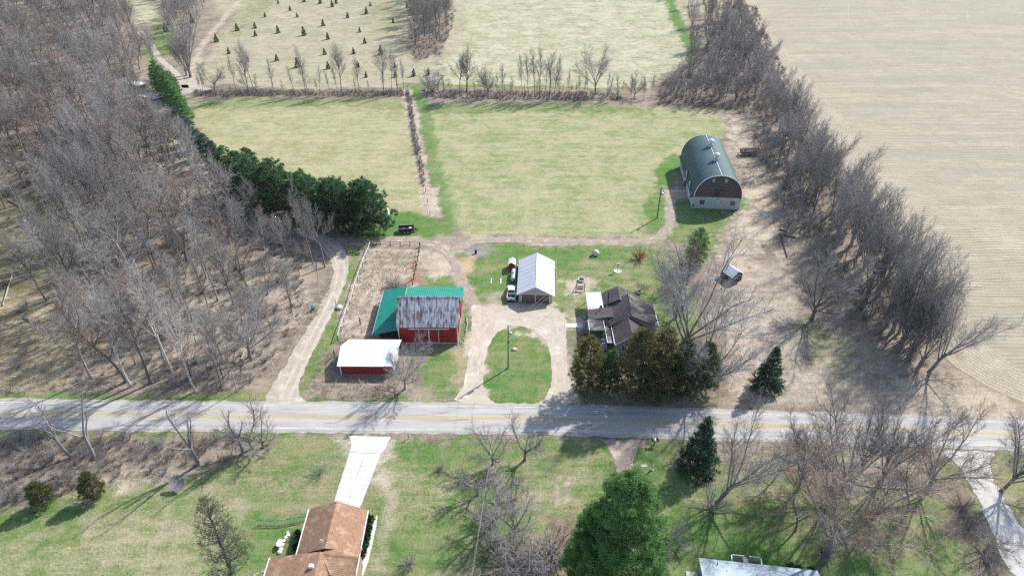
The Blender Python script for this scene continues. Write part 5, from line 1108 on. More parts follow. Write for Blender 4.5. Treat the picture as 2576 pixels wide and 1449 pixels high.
ORD = 'first second third fourth fifth sixth seventh eighth ninth tenth eleventh twelfth thirteenth fourteenth fifteenth sixteenth seventeenth eighteenth nineteenth twentieth'.split()
def tree(key, c, h, label, group=None, name='bare_tree', cat='tree', lean=None, wide=1.0):
    s = h / VH[key]; o = empty(name, (c[0], c[1], 0), tr_rng.uniform(0, 6.28)); o.scale = (s*wide, s*wide, s)
    if lean: o.rotation_euler = (lean[0], lean[1], 0)
    tag(o, label, cat, group)
    for nm, me in zip(('trunk', 'crown'), VAR[key]): obj(nm, me, o)
    return o
pick = lambda *k: tr_rng.choice(k)
# poisson-ish scatter inside a polygon (ground metres)
def scatter(poly, spacing, seed, dens=None, avoid=()):
    r = rng_of(seed); P = GL(poly); xs = [p[0] for p in P]; ys = [p[1] for p in P]; out = []
    tries = int((max(xs)-min(xs)) * (max(ys)-min(ys)) / spacing**2 * 6)
    c = np.array([(r.uniform(min(xs), max(xs)), r.uniform(min(ys), max(ys))) for _ in range(tries)])
    c = c[sdist(c[:, 0], c[:, 1], P) < 0]
    for a in avoid: c = c[sdist(c[:, 0], c[:, 1], GL(a)) > .5]
    grid = {}
    for x, y in c:
        if dens and r.random() > dens(x, y): continue
        gx, gy = int(x // spacing), int(y // spacing)
        if any((x-a)**2 + (y-b)**2 < spacing**2 for i in (-1, 0, 1) for j in (-1, 0, 1) for a, b in grid.get((gx+i, gy+j), ())): continue
        grid.setdefault((gx, gy), []).append((x, y)); out.append((x, y))
    return out
# ---- the wood on the left
WOOD = [(-400,330),(100,250),(330,270),(420,330),(500,430),(560,520),(690,575),(770,600),(815,660),(770,780),(690,920),(640,975),(200,975),(-420,975)]
CLEAR = [[(-60,500),(150,500),(300,590),(200,720),(60,770),(-60,770)], [(-60,770),(130,760),(210,820),(190,930),(60,985),(-60,985)], [(455,190),(540,190),(540,260),(470,250)]]
GRP_W = 'bare trees of the wood left of the lane'
LANE = GL([(380,290),(430,340),(480,400),(560,480),(640,540),(700,568),(800,610),(840,690),(790,800),(700,950)])
clump = lambda x, y: min(1, max(.08, (float(fbm(np.array([x*.07]), np.array([y*.07]))[0]) - 0.43) * 7))
pts = scatter(WOOD, 4.6, 11, clump, avoid=CLEAR)
pts = [p for p in pts if sdist(np.array([p[0]]), np.array([p[1]]), LANE[3:], False)[0] > 4]
pts.sort(key=lambda p: p[1]); near_w = pts[:112]
for x, y in near_w:
    dl = float(sdist(np.array([x]), np.array([y]), LANE[4:], False)[0]); ht = min(tr_rng.choice((tr_rng.uniform(19, 27), tr_rng.uniform(19, 25), tr_rng.uniform(10, 19))), 7 + .75 * dl)
    tree(pick('forest0', 'forest1', 'forest2', 'forestd0', 'forestd1', 'open0', 'open1', 'open2', 'open3', 'open0', 'slim0', 'slimd0'), (x, y), ht, 'leafless grey tree inside the wood left of the gravel lane', GRP_W)
for x, y in scatter([(-60,480),(150,490),(300,590),(200,720),(60,770),(-60,780)], 9, 12): tree(pick('forest0', 'slim0', 'slimd1', 'slim1', 'forestd1'), (x, y), tr_rng.uniform(18, 27), 'leafless tree standing in the mossy wet clearing of the wood', 'bare trees in the wet clearing')
for i, (x, y, h) in enumerate([(330,972,28),(435,940,28),(492,985,25)]): tree(f'white{i%2}', G(x, y), h, ['tall pale barked tree, leftmost of three near the road', 'pale barked tree, middle one of three near the road', 'slender pale barked tree, rightmost of three near the road'][i], 'pale barked trees', lean=(0, -.03), wide=.8)
for i, (k, x, y, h) in enumerate([('spread0',232,893,13),('spread1',628,898,19),('slim0',484,808,20),('slimd0',560,980,16),('slim1',597,985,14),('slimd1',735,770,12),('spreadd0',770,655,6),('slim0',787,665,19),('forest1',817,672,20),('slim1',751,622,20),('slimd1',800,712,8),('slimd0',748,760,8),('spread0',112,850,4.5)]):
    tree(k, G(x, y), h, ['dark multi stemmed tree at the marsh edge of the wood', 'broad crowned bare tree at the lane side of the wood', 'slim leaning tree with dark trunk inside the wood', 'thin sapling near the road verge at the wood corner', 'second thin sapling near the road verge, nearer the lane', 'thin tree close to the lane above the green bin', 'dark tangled small tree at the lane bend', 'slender bare tree at the lane bend', 'tall bare tree in front of the pine row end', 'forked bare tree in front of the pine row', 'little sapling on the lane bank near the bend', 'little sapling on the lane bank above the bin', 'small spreading bush tree in the tan marsh'][i])
# ---- far wood beyond: too many to count, one mass
def gn_scatter(name, pts, coll_objs, smin, smax, seed, tiltx=0.0):
    me = bpy.data.meshes.new(name); me.from_pydata([(x, y, 0) for x, y in pts], [], []); o = obj(name, me)
    coll = bpy.data.collections.new(name + '_kinds')
    for q in coll_objs: coll.objects.link(q)
    ng = bpy.data.node_groups.new(name + '_scatter', 'GeometryNodeTree')
    ng.interface.new_socket('Geometry', in_out='INPUT', socket_type='NodeSocketGeometry'); ng.interface.new_socket('Geometry', in_out='OUTPUT', socket_type='NodeSocketGeometry')
    N = ng.nodes; L = ng.links; gi = N.new('NodeGroupInput'); go = N.new('NodeGroupOutput')
    ip = N.new('GeometryNodeInstanceOnPoints'); ci = N.new('GeometryNodeCollectionInfo'); ci.inputs['Collection'].default_value = coll
    ci.inputs['Separate Children'].default_value = True; ci.inputs['Reset Children'].default_value = True
    ip.inputs['Pick Instance'].default_value = True
    rr_ = N.new('FunctionNodeRandomValue'); rr_.data_type = 'FLOAT_VECTOR'; rr_.inputs['Min'].default_value = (-tiltx, -tiltx, 0); rr_.inputs['Max'].default_value = (tiltx, tiltx, 6.28); rr_.inputs['Seed'].default_value = seed
    rs_ = N.new('FunctionNodeRandomValue'); rs_.data_type = 'FLOAT'; rs_.inputs[2].default_value = smin; rs_.inputs[3].default_value = smax; rs_.inputs['Seed'].default_value = seed + 1
    L.new(gi.outputs[0], ip.inputs['Points']); L.new(ci.outputs[0], ip.inputs['Instance']); L.new(rr_.outputs[0], ip.inputs['Rotation']); L.new(rs_.outputs[1], ip.inputs['Scale']); L.new(ip.outputs[0], go.inputs[0])
    md = o.modifiers.new('scatter', 'NODES'); md.node_group = ng
    return tag(o, kind='stuff')
def kinds(keys):
    out = []
    for k in keys:
        V = []; F = []; 
        for me in VAR[k]:
            out_o = None
        a = bpy.data.objects.new('kind_' + k, joined(k)); out.append(a)
    return out
_J = {}
def joined(k):
    if k in _J: return _J[k]
    a, b = VAR[k]; va = np.empty(len(a.vertices)*3, np.float32); a.vertices.foreach_get('co', va); vb = np.empty(len(b.vertices)*3, np.float32); b.vertices.foreach_get('co', vb)
    fa = np.empty(len(a.loops), np.int32); a.loops.foreach_get('vertex_index', fa); fb = np.empty(len(b.loops), np.int32); b.loops.foreach_get('vertex_index', fb)
    me = np_mesh('kind_' + k, np.concatenate([va, vb]).reshape(-1, 3), np.concatenate([fa, fb + len(a.vertices)]).reshape(-1, 4), a.materials[0]); me.materials.append(b.materials[0])
    me.polygons.foreach_set('material_index', np.concatenate([np.zeros(len(a.polygons), np.int32), np.ones(len(b.polygons), np.int32)])); _J[k] = me; return me
far = [p for p in pts[112:]] + scatter([(-500,-20),(60,-20),(330,-10),(330,60),(360,150),(330,265),(100,245),(-500,330)], 6.8, 14)
far += scatter([(450,-20),(520,-20),(560,-40),(500,60),(470,130),(430,120)], 6, 15) + scatter([(1035,-10),(1140,-10),(1130,60),(1100,110),(1050,140),(1035,100)], 6, 16)
upper = scatter([(1680,250),(1745,150),(1800,0),(1850,0),(1930,200),(1960,290),(1880,275),(1760,262)], 7.0, 53)
gn_scatter('distant_woods', far, kinds(['forest0', 'forest3', 'open0', 'open1', 'open3', 'forestd0']), .6, 1.05, 3)
gn_scatter('upper_hedge_woods', upper, kinds(['open1', 'open0', 'slim0', 'vase0']), .5, .72, 5)
# ---- undergrowth
bclump = lambda x, y: min(1, max(.05, (float(fbm(np.array([x*.16+7]), np.array([y*.16]))[0]) - .36) * 6))
brush = []
brush += scatter([(-200,420),(330,300),(560,520),(690,575),(770,620),(760,780),(680,920),(620,975),(-200,975)], 1.9, 21, bclump, avoid=CLEAR)
brush += scatter([(-60,500),(150,500),(300,590),(200,720),(60,780),(-60,780)], 6, 22) + scatter([(-60,780),(130,760),(210,820),(190,930),(60,985),(-60,985)], 4.5, 23)
brush += scatter([(-60,1100),(300,1105),(560,1105),(690,1115),(680,1140),(560,1165),(430,1190),(330,1200),(200,1230),(-60,1290)], 1.1, 24, bclump)
brush += scatter([(1660,215),(1745,160),(1850,10),(1900,20),(2000,240),(1990,300),(1880,290),(1770,268),(1660,255)], 1.7, 26, bclump)
brush += scatter([(1960,330),(2020,330),(2110,480),(2200,640),(2300,800),(2340,920),(2270,920),(2190,830),(2110,700),(2010,560),(1970,470)], 1.8, 27, bclump)
brush += scatter([(2400,1210),(2450,1260),(2510,1400),(2545,1450),(2500,1450),(2430,1330),(2400,1270)], 3.2, 28, bclump)
brush += scatter([(1030,20),(1145,20),(1135,80),(1105,140),(1040,158)], 2.2, 30, bclump)
gn_scatter('underbrush', brush, kinds(['shrub0', 'shrub1', 'shrubm0', 'shrubm1', 'shrubred', 'shrubt']), .25, .85, 7, .4)
hedge = scatter([(490,232),(640,228),(800,232),(1025,230),(1028,243),(800,243),(490,243)], 1.0, 31, bclump) + scatter([(1065,228),(1300,232),(1560,236),(1560,254),(1300,252),(1065,246)], 1.1, 32, bclump)
hedge += scatter([(1024,238),(1030,238),(1046,330),(1062,400),(1070,470),(1064,470),(1036,330)], .9, 33)
gn_scatter('fence_row_brush', hedge, kinds(['shrubk', 'shrubm1', 'shrub0', 'shrubk']), .2, .6, 9, .4)
saps = scatter([(490,232),(640,230),(800,234),(1025,232),(1028,240),(800,242),(490,241)], 4.0, 34) + scatter([(1065,232),(1300,236),(1640,240),(1640,250),(1300,250),(1065,244)], 3.4, 35)
gn_scatter('fence_row_saplings', saps, kinds(['slim0', 'slimd0', 'open1', 'slimd1']), .2, .55, 13)
# ---- trees of the far fence row
row = [('orchard0',541,225,9),('forest0',628,238,17),('slim0',595,237,12),('slim1',640,230,15),('slimd0',690,235,11),('slim0',740,238,9),('slimd1',770,238,15),('slim1',805,236,9),('slim0',850,238,10),('slimd0',905,238,12),('forestd1',860,236,16),('slimd0',1000,236,12),('forest2',965,232,15),('slim1',985,230,14),('slimd1',1015,228,10),
       ('shrub0',1088,232,7),('forest1',1157,243,15),('forestd0',1175,245,16),('slim0',1225,246,10),('spreadd0',1228,240,9),('slimd0',1265,248,11),('slim1',1315,240,13),('slimd1',1330,244,14),('slim0',1345,244,15),('slimd0',1358,246,16),('slim1',1370,245,14),('slimd1',1382,246,15),('slim0',1395,248,12),('slimd0',1405,244,13),('slim1',1432,246,9),('slimd1',1455,245,7),('spread0',1498,238,15),('slim0',1533,250,8),('slimd1',1553,252,8),('spread1',1595,246,8)]
_lx = sorted(r_[1] for r_ in row if r_[1] < 1030); _rx = sorted(r_[1] for r_ in row if r_[1] >= 1030)
names_row = {30: 'widest bare tree standing alone in the far fence row', 33: 'small round crowned tree at the right end of the far fence row', 0: 'twisted small tree at the left end of the far fence row', 1: 'tall forked tree leaning over the pale gravel patch'}
for i, (k, x, y, h) in enumerate(row):
    lab = names_row.get(i) or (ORD[_lx.index(x)] + ' leafless tree from the left in the fence row behind the left hay field' if x < 1030 else ORD[_rx.index(x)] + ' leafless tree from the left in the fence row behind the right hay field')
    tree(k, G(x, y), h * 1.28, lab, None if i in names_row else ('fence row trees behind the left hay field' if x < 1030 else 'fence row trees behind the right hay field'))
for (k, x, y, h, lab) in [('vase0',480,195,27,'tall many stemmed tree behind the pale gravel patch'),('vase1',470,190,22,'second tall tree crowding the one behind the gravel patch'),('forest1',385,165,19,'dark tree beside the small green clearing in the wood'),('forest3',392,175,17,'lighter tree beside the small green clearing in the wood'),('forestd0',385,280,13,'bare tree left of the bright green pines'),('slim1',513,240,13,'slim tree in front of the pale gravel patch')]:
    tree(k, G(x, y), h, lab)
# ---- trees of the hedge between farm and crop field
GH = 'hedge trees along the crop field'
hb = [(1700,250,11),(1725,240,13),(1760,250,12),(1790,255,13),(1820,250,12),(1850,255,13),(1880,235,14),(1900,240,15),(1740,190,13),(1780,200,13),(1800,180,14),(1840,190,14),(1870,180,15),(1905,200,15),(1740,130,14),(1780,120,14),(1820,110,15),(1860,130,16),(1900,150,15),(1740,70,14),(1780,60,15),(1820,50,15),(1850,60,15),(1730,20,14),(1770,10,14),(1810,0,15),(1840,10,15),(1690,-5,13),(1720,-20,13),
      (1945,290,13),(1975,355,17),(1990,350,16),(1960,330,14),(2010,390,14),(2005,430,15),(2035,450,15),(2060,470,15),(2050,505,16),(2090,540,17),(2120,560,17),(2110,590,17),(2140,620,18),(2165,640,18),(2170,680,19),(2196,700,19),(2210,745,20),(2240,790,20),(2262,838,20),(2275,850,19),(2300,880,19),(2230,820,16),(2180,740,17)]
for i, (x, y, h) in enumerate(hb):
    k = pick('vase0', 'vase1', 'vase2', 'forestd0', 'open1', 'open0') if x < 1930 else pick('vase0', 'vase1', 'vase2', 'open2', 'spread1')
    tree(k, G(x, y), h * (1.22 if x < 1930 else 1.28), 'leafless tree in the upper hedge behind the green barn' if x < 1930 else 'many stemmed leafless tree in the hedge beside the crop field', 'upper hedge trees behind the green barn' if x < 1930 else GH, wide=.95)
HEDGE = [(1945,300),(2010,340),(2110,480),(2200,640),(2310,820),(2345,930),(2280,905),(2190,800),(2090,650),(2010,540),(1950,440)]
for x, y in scatter(HEDGE, 7.5, 52): tree(pick('vase0', 'vase1', 'vase2', 'open0', 'open2', 'forest3'), (x, y), tr_rng.uniform(13, 22), 'many stemmed leafless tree in the hedge beside the crop field', GH)
for x, y in scatter([(1890,320),(1950,340),(2010,540),(2080,650),(2050,680),(1975,600),(1950,470),(1900,380)], 5.0, 54): tree(pick('open1', 'slimd0', 'orchard0', 'shrub0', 'slim1'), (x, y), tr_rng.uniform(5, 10), 'scrubby sapling along the barn side of the hedge', 'scrub saplings along the hedge')
for x, y, h in ((2265,872,20),(2290,900,20),(2318,915,19),(2245,835,19),(2300,865,18)): tree(pick('vase0', 'vase1', 'vase2'), G(x, y), h, 'many stemmed leafless tree in the hedge beside the crop field', GH)
tree('spread0', G(2338, 935), 19, 'leaning dark tree at the bottom corner of the hedge', lean=(0, .22)); tree('spreadd0', G(2042, 805), 18, 'round crowned bare tree alone left of the hedge', wide=1.2)
tree('shrub0', G(1915, 405), 5, 'pale scrubby sapling beside the slatted trailer'); tree('slim0', G(1895, 370), 7, 'thin sapling behind the slatted trailer'); tree('orchard0', G(1990, 500), 6, 'low twisted tree under the hedge near the barn'); tree('white0', G(1935, 437), 4, 'small bleached dead tree lying near the hedge', wide=1.5)
# ---- yard and roadside trees
yt = [('spread0',1712,905,28,'tall bare yard tree rising behind the cedars',1.05),('spread1',1752,992,23,'big bare tree with slanted trunk in front of the cedars',1.0),('spreadd0',1700,800,17,'bare tree crowding the side of the farmhouse',1.0),
      ('spread1',1019,978,13.5,'round bare tree growing in front of the long white shed',.95),('orchard1',1612,734,3.2,'sapling growing in the round planter ring',1.0),
      ('shrubm0',1805,940,4,'scrubby bush beside the cedars on the right',1.2)]
for k, x, y, h, lab, w_ in yt: tree(k, G(x, y), h, lab, wide=w_)
tree('shrubfire', G(1608, 652), 3.2, 'round rust red bush on the lawn below the track', name='red_bush', cat='bush')
near = [('spreadr0',2078,1400,26,'huge russet twigged maple spreading over the near lawn',1.25),('spread1',2120,1245,24,'tall dark trunked tree behind the russet maple',1.0),('spreadr0',2330,1235,20,'russet twigged tree by the side lane junction',1.0),('spread0',2005,1235,16,'slim many stemmed tree left of the russet maple',.8),('vase0',2215,1215,20,'upright bare tree between maple and side lane',.9),
        ('spread0',1806,1262,19,'leaning bare tree by the road beside the spruce',1.0),('shrub1',1790,1280,5.5,'dense grey bush below the leaning roadside tree',1.2),('shrub0',1690,1370,4.5,'grey bush right of the great pine',1.2),('open3',2000,1335,13,'slender russet tree between the maple and the cottage deck',1.0),('open2',2185,1335,15,'bare tree just right of the russet maple',1.0),('open3',2275,1300,15,'russet bare tree between maple and side lane bank',1.0),('vase2',2165,1185,17,'bare tree close to the road behind the russet maple',1.0),('open0',1960,1190,12,'thin bare tree beside the road right of the leaning tree',1.0),('shrubm1',2070,1395,4,'dark tangle at the foot of the russet maple',1.1),
        ('spreadd0',2518,1235,20,'dark slanted trunk tree at the right edge beyond the side lane',.8),('orchard1',2478,1385,6,'small twisted tree on the bank of the side lane',1.0),('shrubred',2420,1275,3,'russet bush at the corner of the side lane',1.2),
        ('snag0',180,1150,14,'tall leaning tree in the roadside brush, leftmost pair',1.0),('snag1',238,1155,16,'forked bare tree in the roadside brush above the junipers',1.0),('snag0',500,1168,16,'forked bare tree in the roadside brush near the dish',1.0),('snag1',612,1140,13,'thin bare tree right of the forked roadside tree',1.0),('orchard0',635,1128,11,'twisted bare tree at the end of the roadside brush',.9),('orchard1',662,1125,8,'low leaning tree at the end of the roadside brush',.9),
        ('orchard1',1240,1168,9,'stubby pruned tree in the near lawn, left of two',.7),('orchard0',1320,1158,11,'stubby pruned tree in the near lawn, right of two',.75),('orchard0',1245,1320,10,'grey lawn tree above the yellow bush',.95),('shrub0',1235,1215,3.5,'grey bush under the pruned lawn trees',1.2),('orchard1',1245,1380,7,'low grey tree in front of the yellow bush',.8),('shrub1',1310,1449,5.5,'pale tangled bush at the bottom of the near lawn',1.3),('shrubm0',1350,1430,6,'mauve bush between yellow bush and great pine',1.3),('orchard0',1202,1245,8,'grey twiggy tree on the left side of the lawn thicket',.9),('shrub1',1292,1262,5.5,'wide grey bush in the middle of the lawn thicket',1.2),('orchard1',1295,1345,8,'grey twisted tree on the right side of the lawn thicket',1.0),('shrubm0',1215,1310,4,'mauve bush on the left side of the lawn thicket',1.2),('shrubm1',1290,1415,6,'dark bush at the near end of the lawn thicket',1.2),('shrubm0',1385,1395,6,'dark mauve bush in the shade left of the great pine',1.3),('slim0',1325,1264,4,'single sapling standing in the near lawn',1.0),('shrub0',805,1190,2.5,'little bare shrub on the lawn left of the driveway',1.0),('shrubm1',1106,1183,2.0,'little bare shrub on the lawn right of the driveway',1.0),('shrubm0',1030,1420,3,'small bare shrub on the green lawn beside the ranch house',1.0),('slimd0',715,1190,2.5,'tiny sapling on the lawn below the roadside brush',1.0)]
for k, x, y, h, lab, w_ in near: tree(k, G(x, y), h, lab, cat='bush' if k.startswith('shrub') else 'tree', name='bare_bush' if k.startswith('shrub') else 'bare_tree', wide=w_, lean=(0, .3) if 'slanted' in lab or 'leaning bare tree by' in lab else ((0, -.2) if 'leaning tree in the' in lab else None))
# brush heap by the barn
o = tree('shrubm0', G(992, 722), 3.2, 'dark heap of cut brush behind the green lean-to', name='brush_heap', cat='heap', wide=1.7)

# ------------------------------------------------------------------ evergreens
def blades(C, Dv, ln, wd, m, name, seed):
    """flat pointed sprays: centres C, directions Dv, length and width arrays"""
    rs = np.random.RandomState(seed); d = Dv / (np.linalg.norm(Dv, axis=1)[:, None] + 1e-9)
    t = rs.normal(size=d.shape); s = np.cross(d, t); s /= np.linalg.norm(s, axis=1)[:, None] + 1e-9
    a = C; b = C + d * (ln * .55)[:, None] + s * (wd * .5)[:, None]; c = C + d * ln[:, None]; e = C + d * (ln * .55)[:, None] - s * (wd * .5)[:, None]
    V = np.stack([a, b, c, e], 1).reshape(-1, 3); F = np.arange(len(C) * 4).reshape(-1, 4)
    return np_mesh(name, V, F, m)
def evergreen(H, Rm, seed, foliage, kind, nb, per, tuft, ln, wd, base=.1):
    r = np.random.RandomState(seed); C = []; Dv = []; segs = []
    for i in range(nb):
        t = base + (1 - base) * (i + r.rand()) / nb; tt = (t - base) / (1 - base); z = t * H; az = r.rand() * 6.283
        if kind == 'pine': prof = min(1.0, 2.4 * tt + .6) * (1 - tt) ** .5 * r.uniform(.68, 1.14); up = .12 + .35 * tt
        elif kind == 'spruce': prof = (1 - tt) ** .9 * r.uniform(.85, 1.08) + .03; up = -.15 + .35 * tt
        else: prof = min(1.0, 2.4 * tt + .65) * (1 - tt) ** .55 * r.uniform(.65, 1.12); up = .45 + .5 * tt
        L_ = Rm * prof; dx, dy = math.cos(az), math.sin(az); segs.append((0, 0, z, dx*L_*.8, dy*L_*.8, z + up*L_*.8, .02 + .03*L_*.3, .012))
        n = max(2, int(per * (L_ / Rm) ** 1.1) + 1); f = .25 + .75 * np.sqrt(r.rand(n)) if kind != 'spruce' else .15 + .85 * np.sqrt(r.rand(n))
        side = r.normal(0, (.12 if kind == 'pine' else .16) * L_ + .06, n); vert = r.normal(0, (.025 if kind == 'pine' else .05) * L_ + .06, n)
        cx_ = dx * L_ * f - dy * side; cy_ = dy * L_ * f + dx * side; cz_ = z + up * L_ * f + vert - (.08 * L_ * f * f if kind == 'spruce' else 0)
        for k in range(n):
            m = tuft; dd = r.normal(size=(m, 3)); dd[:, 0] += dx * 1.1; dd[:, 1] += dy * 1.1; dd[:, 2] += {'pine': .7, 'spruce': -.1, 'cedar': 1.2}[kind]
            C.append(np.tile([cx_[k], cy_[k], cz_[k]], (m, 1)) + r.normal(0, .07 * H / 12, (m, 3))); Dv.append(dd)
    top = 40; dd = r.normal(size=(top, 3)); dd[:, 2] += 2; C.append(np.stack([r.normal(0, .06 * Rm, top), r.normal(0, .06 * Rm, top), H * r.uniform(.9, 1.0, top)], 1)); Dv.append(dd)
    C = np.concatenate(C); Dv = np.concatenate(Dv); k = len(C)
    cr = blades(C, Dv, r.uniform(.7, 1.3, k) * ln, r.uniform(.7, 1.3, k) * wd, M[foliage], 'crown', seed)
    tk_ = tubes([(0, 0, -.2, 0, 0, H*.5, .02*H, .012*H), (0, 0, H*.5, 0, 0, H*.97, .012*H, .01)] + segs, 5, M['bark_dark'], 'trunk')
    return tk_, cr
def fol(name, c1, c2, c3=None, at=(.5, .62), sc=.9, rand=.12):
    m = mat(name, c1, c2, sc, .75, rand=rand, c3=c3, c3_scale=.35, c3_at=at, spec=.2); N = m.node_tree.nodes; L = m.node_tree.links
    b = N['Principled BSDF']; src = b.inputs['Base Color'].links[0].from_socket
    tl = N.new('ShaderNodeBsdfTranslucent'); L.new(src, tl.inputs['Color']); mx = N.new('ShaderNodeMixShader'); mx.inputs[0].default_value = .48
    L.new(b.outputs[0], mx.inputs[1]); L.new(tl.outputs[0], mx.inputs[2]); L.new(mx.outputs[0], N['Material Output'].inputs['Surface'])
    return m
M['pine_f'] = fol('pine_needles', (.050, .125, .05), (.078, .17, .062)); M['pine_b'] = fol('bright_pine_needles', (.16, .31, .095), (.115, .24, .075))
M['pine_blue'] = fol('bluish_pine_needles', (.085, .135, .11), (.06, .105, .085)); M['spruce_f'] = fol('spruce_needles', (.030, .085, .058), (.048, .115, .07))
M['cedar_f'] = fol('bronzed_cedar', (.17, .165, .06), (.12, .145, .055), (.27, .185, .07), (.48, .66)); M['cedar_g'] = fol('green_cedar', (.08, .145, .055), (.12, .18, .065))
M['juniper'] = fol('olive_juniper', (.16, .16, .055), (.11, .12, .042), (.20, .16, .06), (.5, .65)); M['xmas'] = fol('young_fir_needles', (.045, .105, .045), (.07, .14, .05), rand=.2)
M['yew'] = fol('dark_yew', (.018, .045, .018), (.03, .065, .022)); M['sparse'] = fol('thin_grey_green', (.16, .165, .11), (.115, .125, .08))
VAR['pine0'] = evergreen(15, 4.0, 301, 'pine_f', 'pine', 105, 13, 16, .50, .10, .08); VAR['pine1'] = evergreen(14, 4.3, 302, 'pine_f', 'pine', 100, 13, 16, .50, .10, .08)
VAR['pineb'] = evergreen(13, 3.4, 303, 'pine_b', 'pine', 150, 8, 9, .55, .14, .06); VAR['pineblue'] = evergreen(12, 3.4, 304, 'pine_blue', 'pine', 130, 8, 8, .55, .13, .1)
VAR['bigpine'] = evergreen(27, 8.3, 305, 'pine_b', 'pine', 230, 24, 22, .62, .115, .04); VAR['spruce0'] = evergreen(10, 2.6, 306, 'spruce_f', 'spruce', 200, 9, 8, .38, .11, .02)
VAR['cedar0'] = evergreen(11, 3.1, 307, 'cedar_f', 'cedar', 150, 12, 10, .42, .10, .03); VAR['cedar1'] = evergreen(10, 2.8, 308, 'cedar_g', 'cedar', 145, 12, 10, .42, .10, .03); VAR['cedar2'] = evergreen(12, 3.6, 309, 'cedar_f', 'cedar', 165, 13, 10, .44, .10, .03)
VAR['junip'] = evergreen(4, 1.45, 310, 'juniper', 'cedar', 90, 9, 9, .34, .07, .02); VAR['xmas0'] = evergreen(3.6, 1.25, 311, 'xmas', 'spruce', 70, 6, 7, .32, .11, .02); VAR['sparse0'] = evergreen(9, 1.9, 312, 'sparse', 'cedar', 150, 6, 6, .30, .042, .03)
VAR['yew0'] = evergreen(1.6, 1.0, 313, 'yew', 'cedar', 60, 7, 7, .2, .08, .02); VAR['fronds'] = evergreen(1.2, .9, 314, 'pine_f', 'pine', 40, 6, 8, .22, .08, .02)
for k in VAR:
    if k not in VH: VH[k] = max(v.co.z for v in VAR[k][1].vertices)
def ever(key, x, y, h, label, group=None, name='pine_tree', wide=1.0, cat='tree'): return tree(key, G(x, y), h, label, group, name, cat, wide=wide)
# pine row along the lane (bases just behind the lane's bend)
for i, (x, y, h) in enumerate([(590,490,15),(620,508,15.5),(655,523,15.5),(690,536,15),(722,550,15),(760,560,14.5),(795,568,14.5),(832,577,15),(868,585,14.5),(905,590,15.5),(940,592,15.5),(640,490,14.5),(700,512,14),(775,543,14),(850,563,14),(925,575,15)]):
    ever('pine0' if i % 2 else 'pine1', x, y, h, ORD[i] + ' dark pine from the left in the front of the dense row' if 0 < i < 10 else ['dark pine at the left end of the dense row', 'dark pine at the right end of the dense row above the trailer', ORD[max(0, i-11)] + ' dark pine from the left at the back of the dense row'][0 if i == 0 else 1 if i == 10 else 2], 'pine row above the farm track', wide=1.42)
for i, (x, y, h) in enumerate([(405,228,12),(420,245,12.5),(432,262,12.5),(445,282,12),(458,300,12),(470,322,12),(440,250,11)]): ever('pineb', x, y, h, ORD[i] + ' bright green pine from the far end of the upper row' if i < 6 else 'bright green pine crowded on the field side of the upper row', 'bright upper pines', wide=1.2)
for i, (x, y, h) in enumerate([(440,350,10),(465,365,10),(490,380,11),(510,400,10),(530,420,11),(548,438,11),(455,335,9)]): ever('pineblue', x, y, h, ORD[i] + ' bluish pine from the far end, half hidden by bare branches' if i < 6 else 'bluish pine just below the bright upper pines', 'bluish half hidden pines', wide=1.15)
ever('bigpine', 1545, 1492, 26, 'great bushy green pine at the bottom of the near lawn', wide=.95); ever('bigpine', 1490, 1480, 19, 'lower dark pine crowding the great green pine', wide=.9)
ever('spruce0', 1754, 1176, 12, 'dark spruce beside the road near the mailboxes', name='spruce_tree', wide=1.2); ever('spruce0', 1928, 972, 10, 'dark blue spruce across the road from the leaning tree', name='spruce_tree', wide=1.3)
for k, x, y, h, w_, lab in [('cedar0',1478,985,13.5,1.2,'bronzed cedar nearest the loop driveway'),('cedar1',1532,985,10.5,.95,'green cedar between the bronzed cedars and driveway'),('cedar2',1605,1000,16.5,1.2,'tall bronzed cedar in front of the farmhouse gable'),('cedar0',1660,990,15.5,1.2,'second tall bronzed cedar near the farmhouse'),('cedar1',1705,990,13.5,1.0,'green cedar behind the slanted yard tree'),('cedar1',1765,980,11.5,1.1,'dark green cedar at the right end of the clump'),('cedar1',1640,1008,7,1.3,'low dark cedar at the road side of the clump')]:
    ever(k, x, y, h, lab, name='cedar_tree', wide=w_)
ever('pineb', 1750, 662, 10, 'bright green pine behind the bare yard trees', wide=1.2); ever('sparse0', 1730, 700, 13, 'sparse green tree tangled among the bare yard trees', name='evergreen_tree', wide=1.3)
ever('junip', 113, 1272, 5.6, 'olive juniper at the lawn edge, leftmost of two', name='juniper', wide=1.15); ever('junip', 244, 1252, 6.2, 'olive juniper at the lawn edge, right of two', name='juniper')
ever('sparse0', 585, 1440, 17, 'thin grey green spruce on the lawn left of the ranch house', name='spruce_tree', wide=1.1)
for i, (x, y, s_, w_) in enumerate([(933,1312,1.6,1.0),(929,1335,1.3,1.1),(925,1355,1.3,1.1),(920,1375,1.3,1.1),(914,1395,1.4,1.1)]): ever('yew0', x, y, s_, ['round yew at the far corner of the ranch house', 'clipped yew in the row along the ranch house wall'][i > 0], None if i == 0 else 'clipped yews along the ranch house', 'yew_bush', w_, 'bush')
tree('shrubred', G(741, 1356), 1.7, 'round brown bush in the bed behind the ranch house', name='brown_bush', cat='bush', wide=.8)
for i, (x, y) in enumerate([(750,1345),(745,1380),(757,1365)]): ever('yew0', x, y, 1.1, ['dark green shrub beside the round brown bush', 'dark shrub at the near end of the rock bed', 'dark shrub tight against the ranch house eave'][i], None, 'garden_shrub', 1.2, 'bush')
for i, (x, y) in enumerate([(2010,1437),(2040,1440),(1990,1430)]): ever('fronds', x, y, 1.2, 'low green shrub beside the cottage roof', 'low shrubs by the cottage', 'green_shrub', 1.3, 'bush')
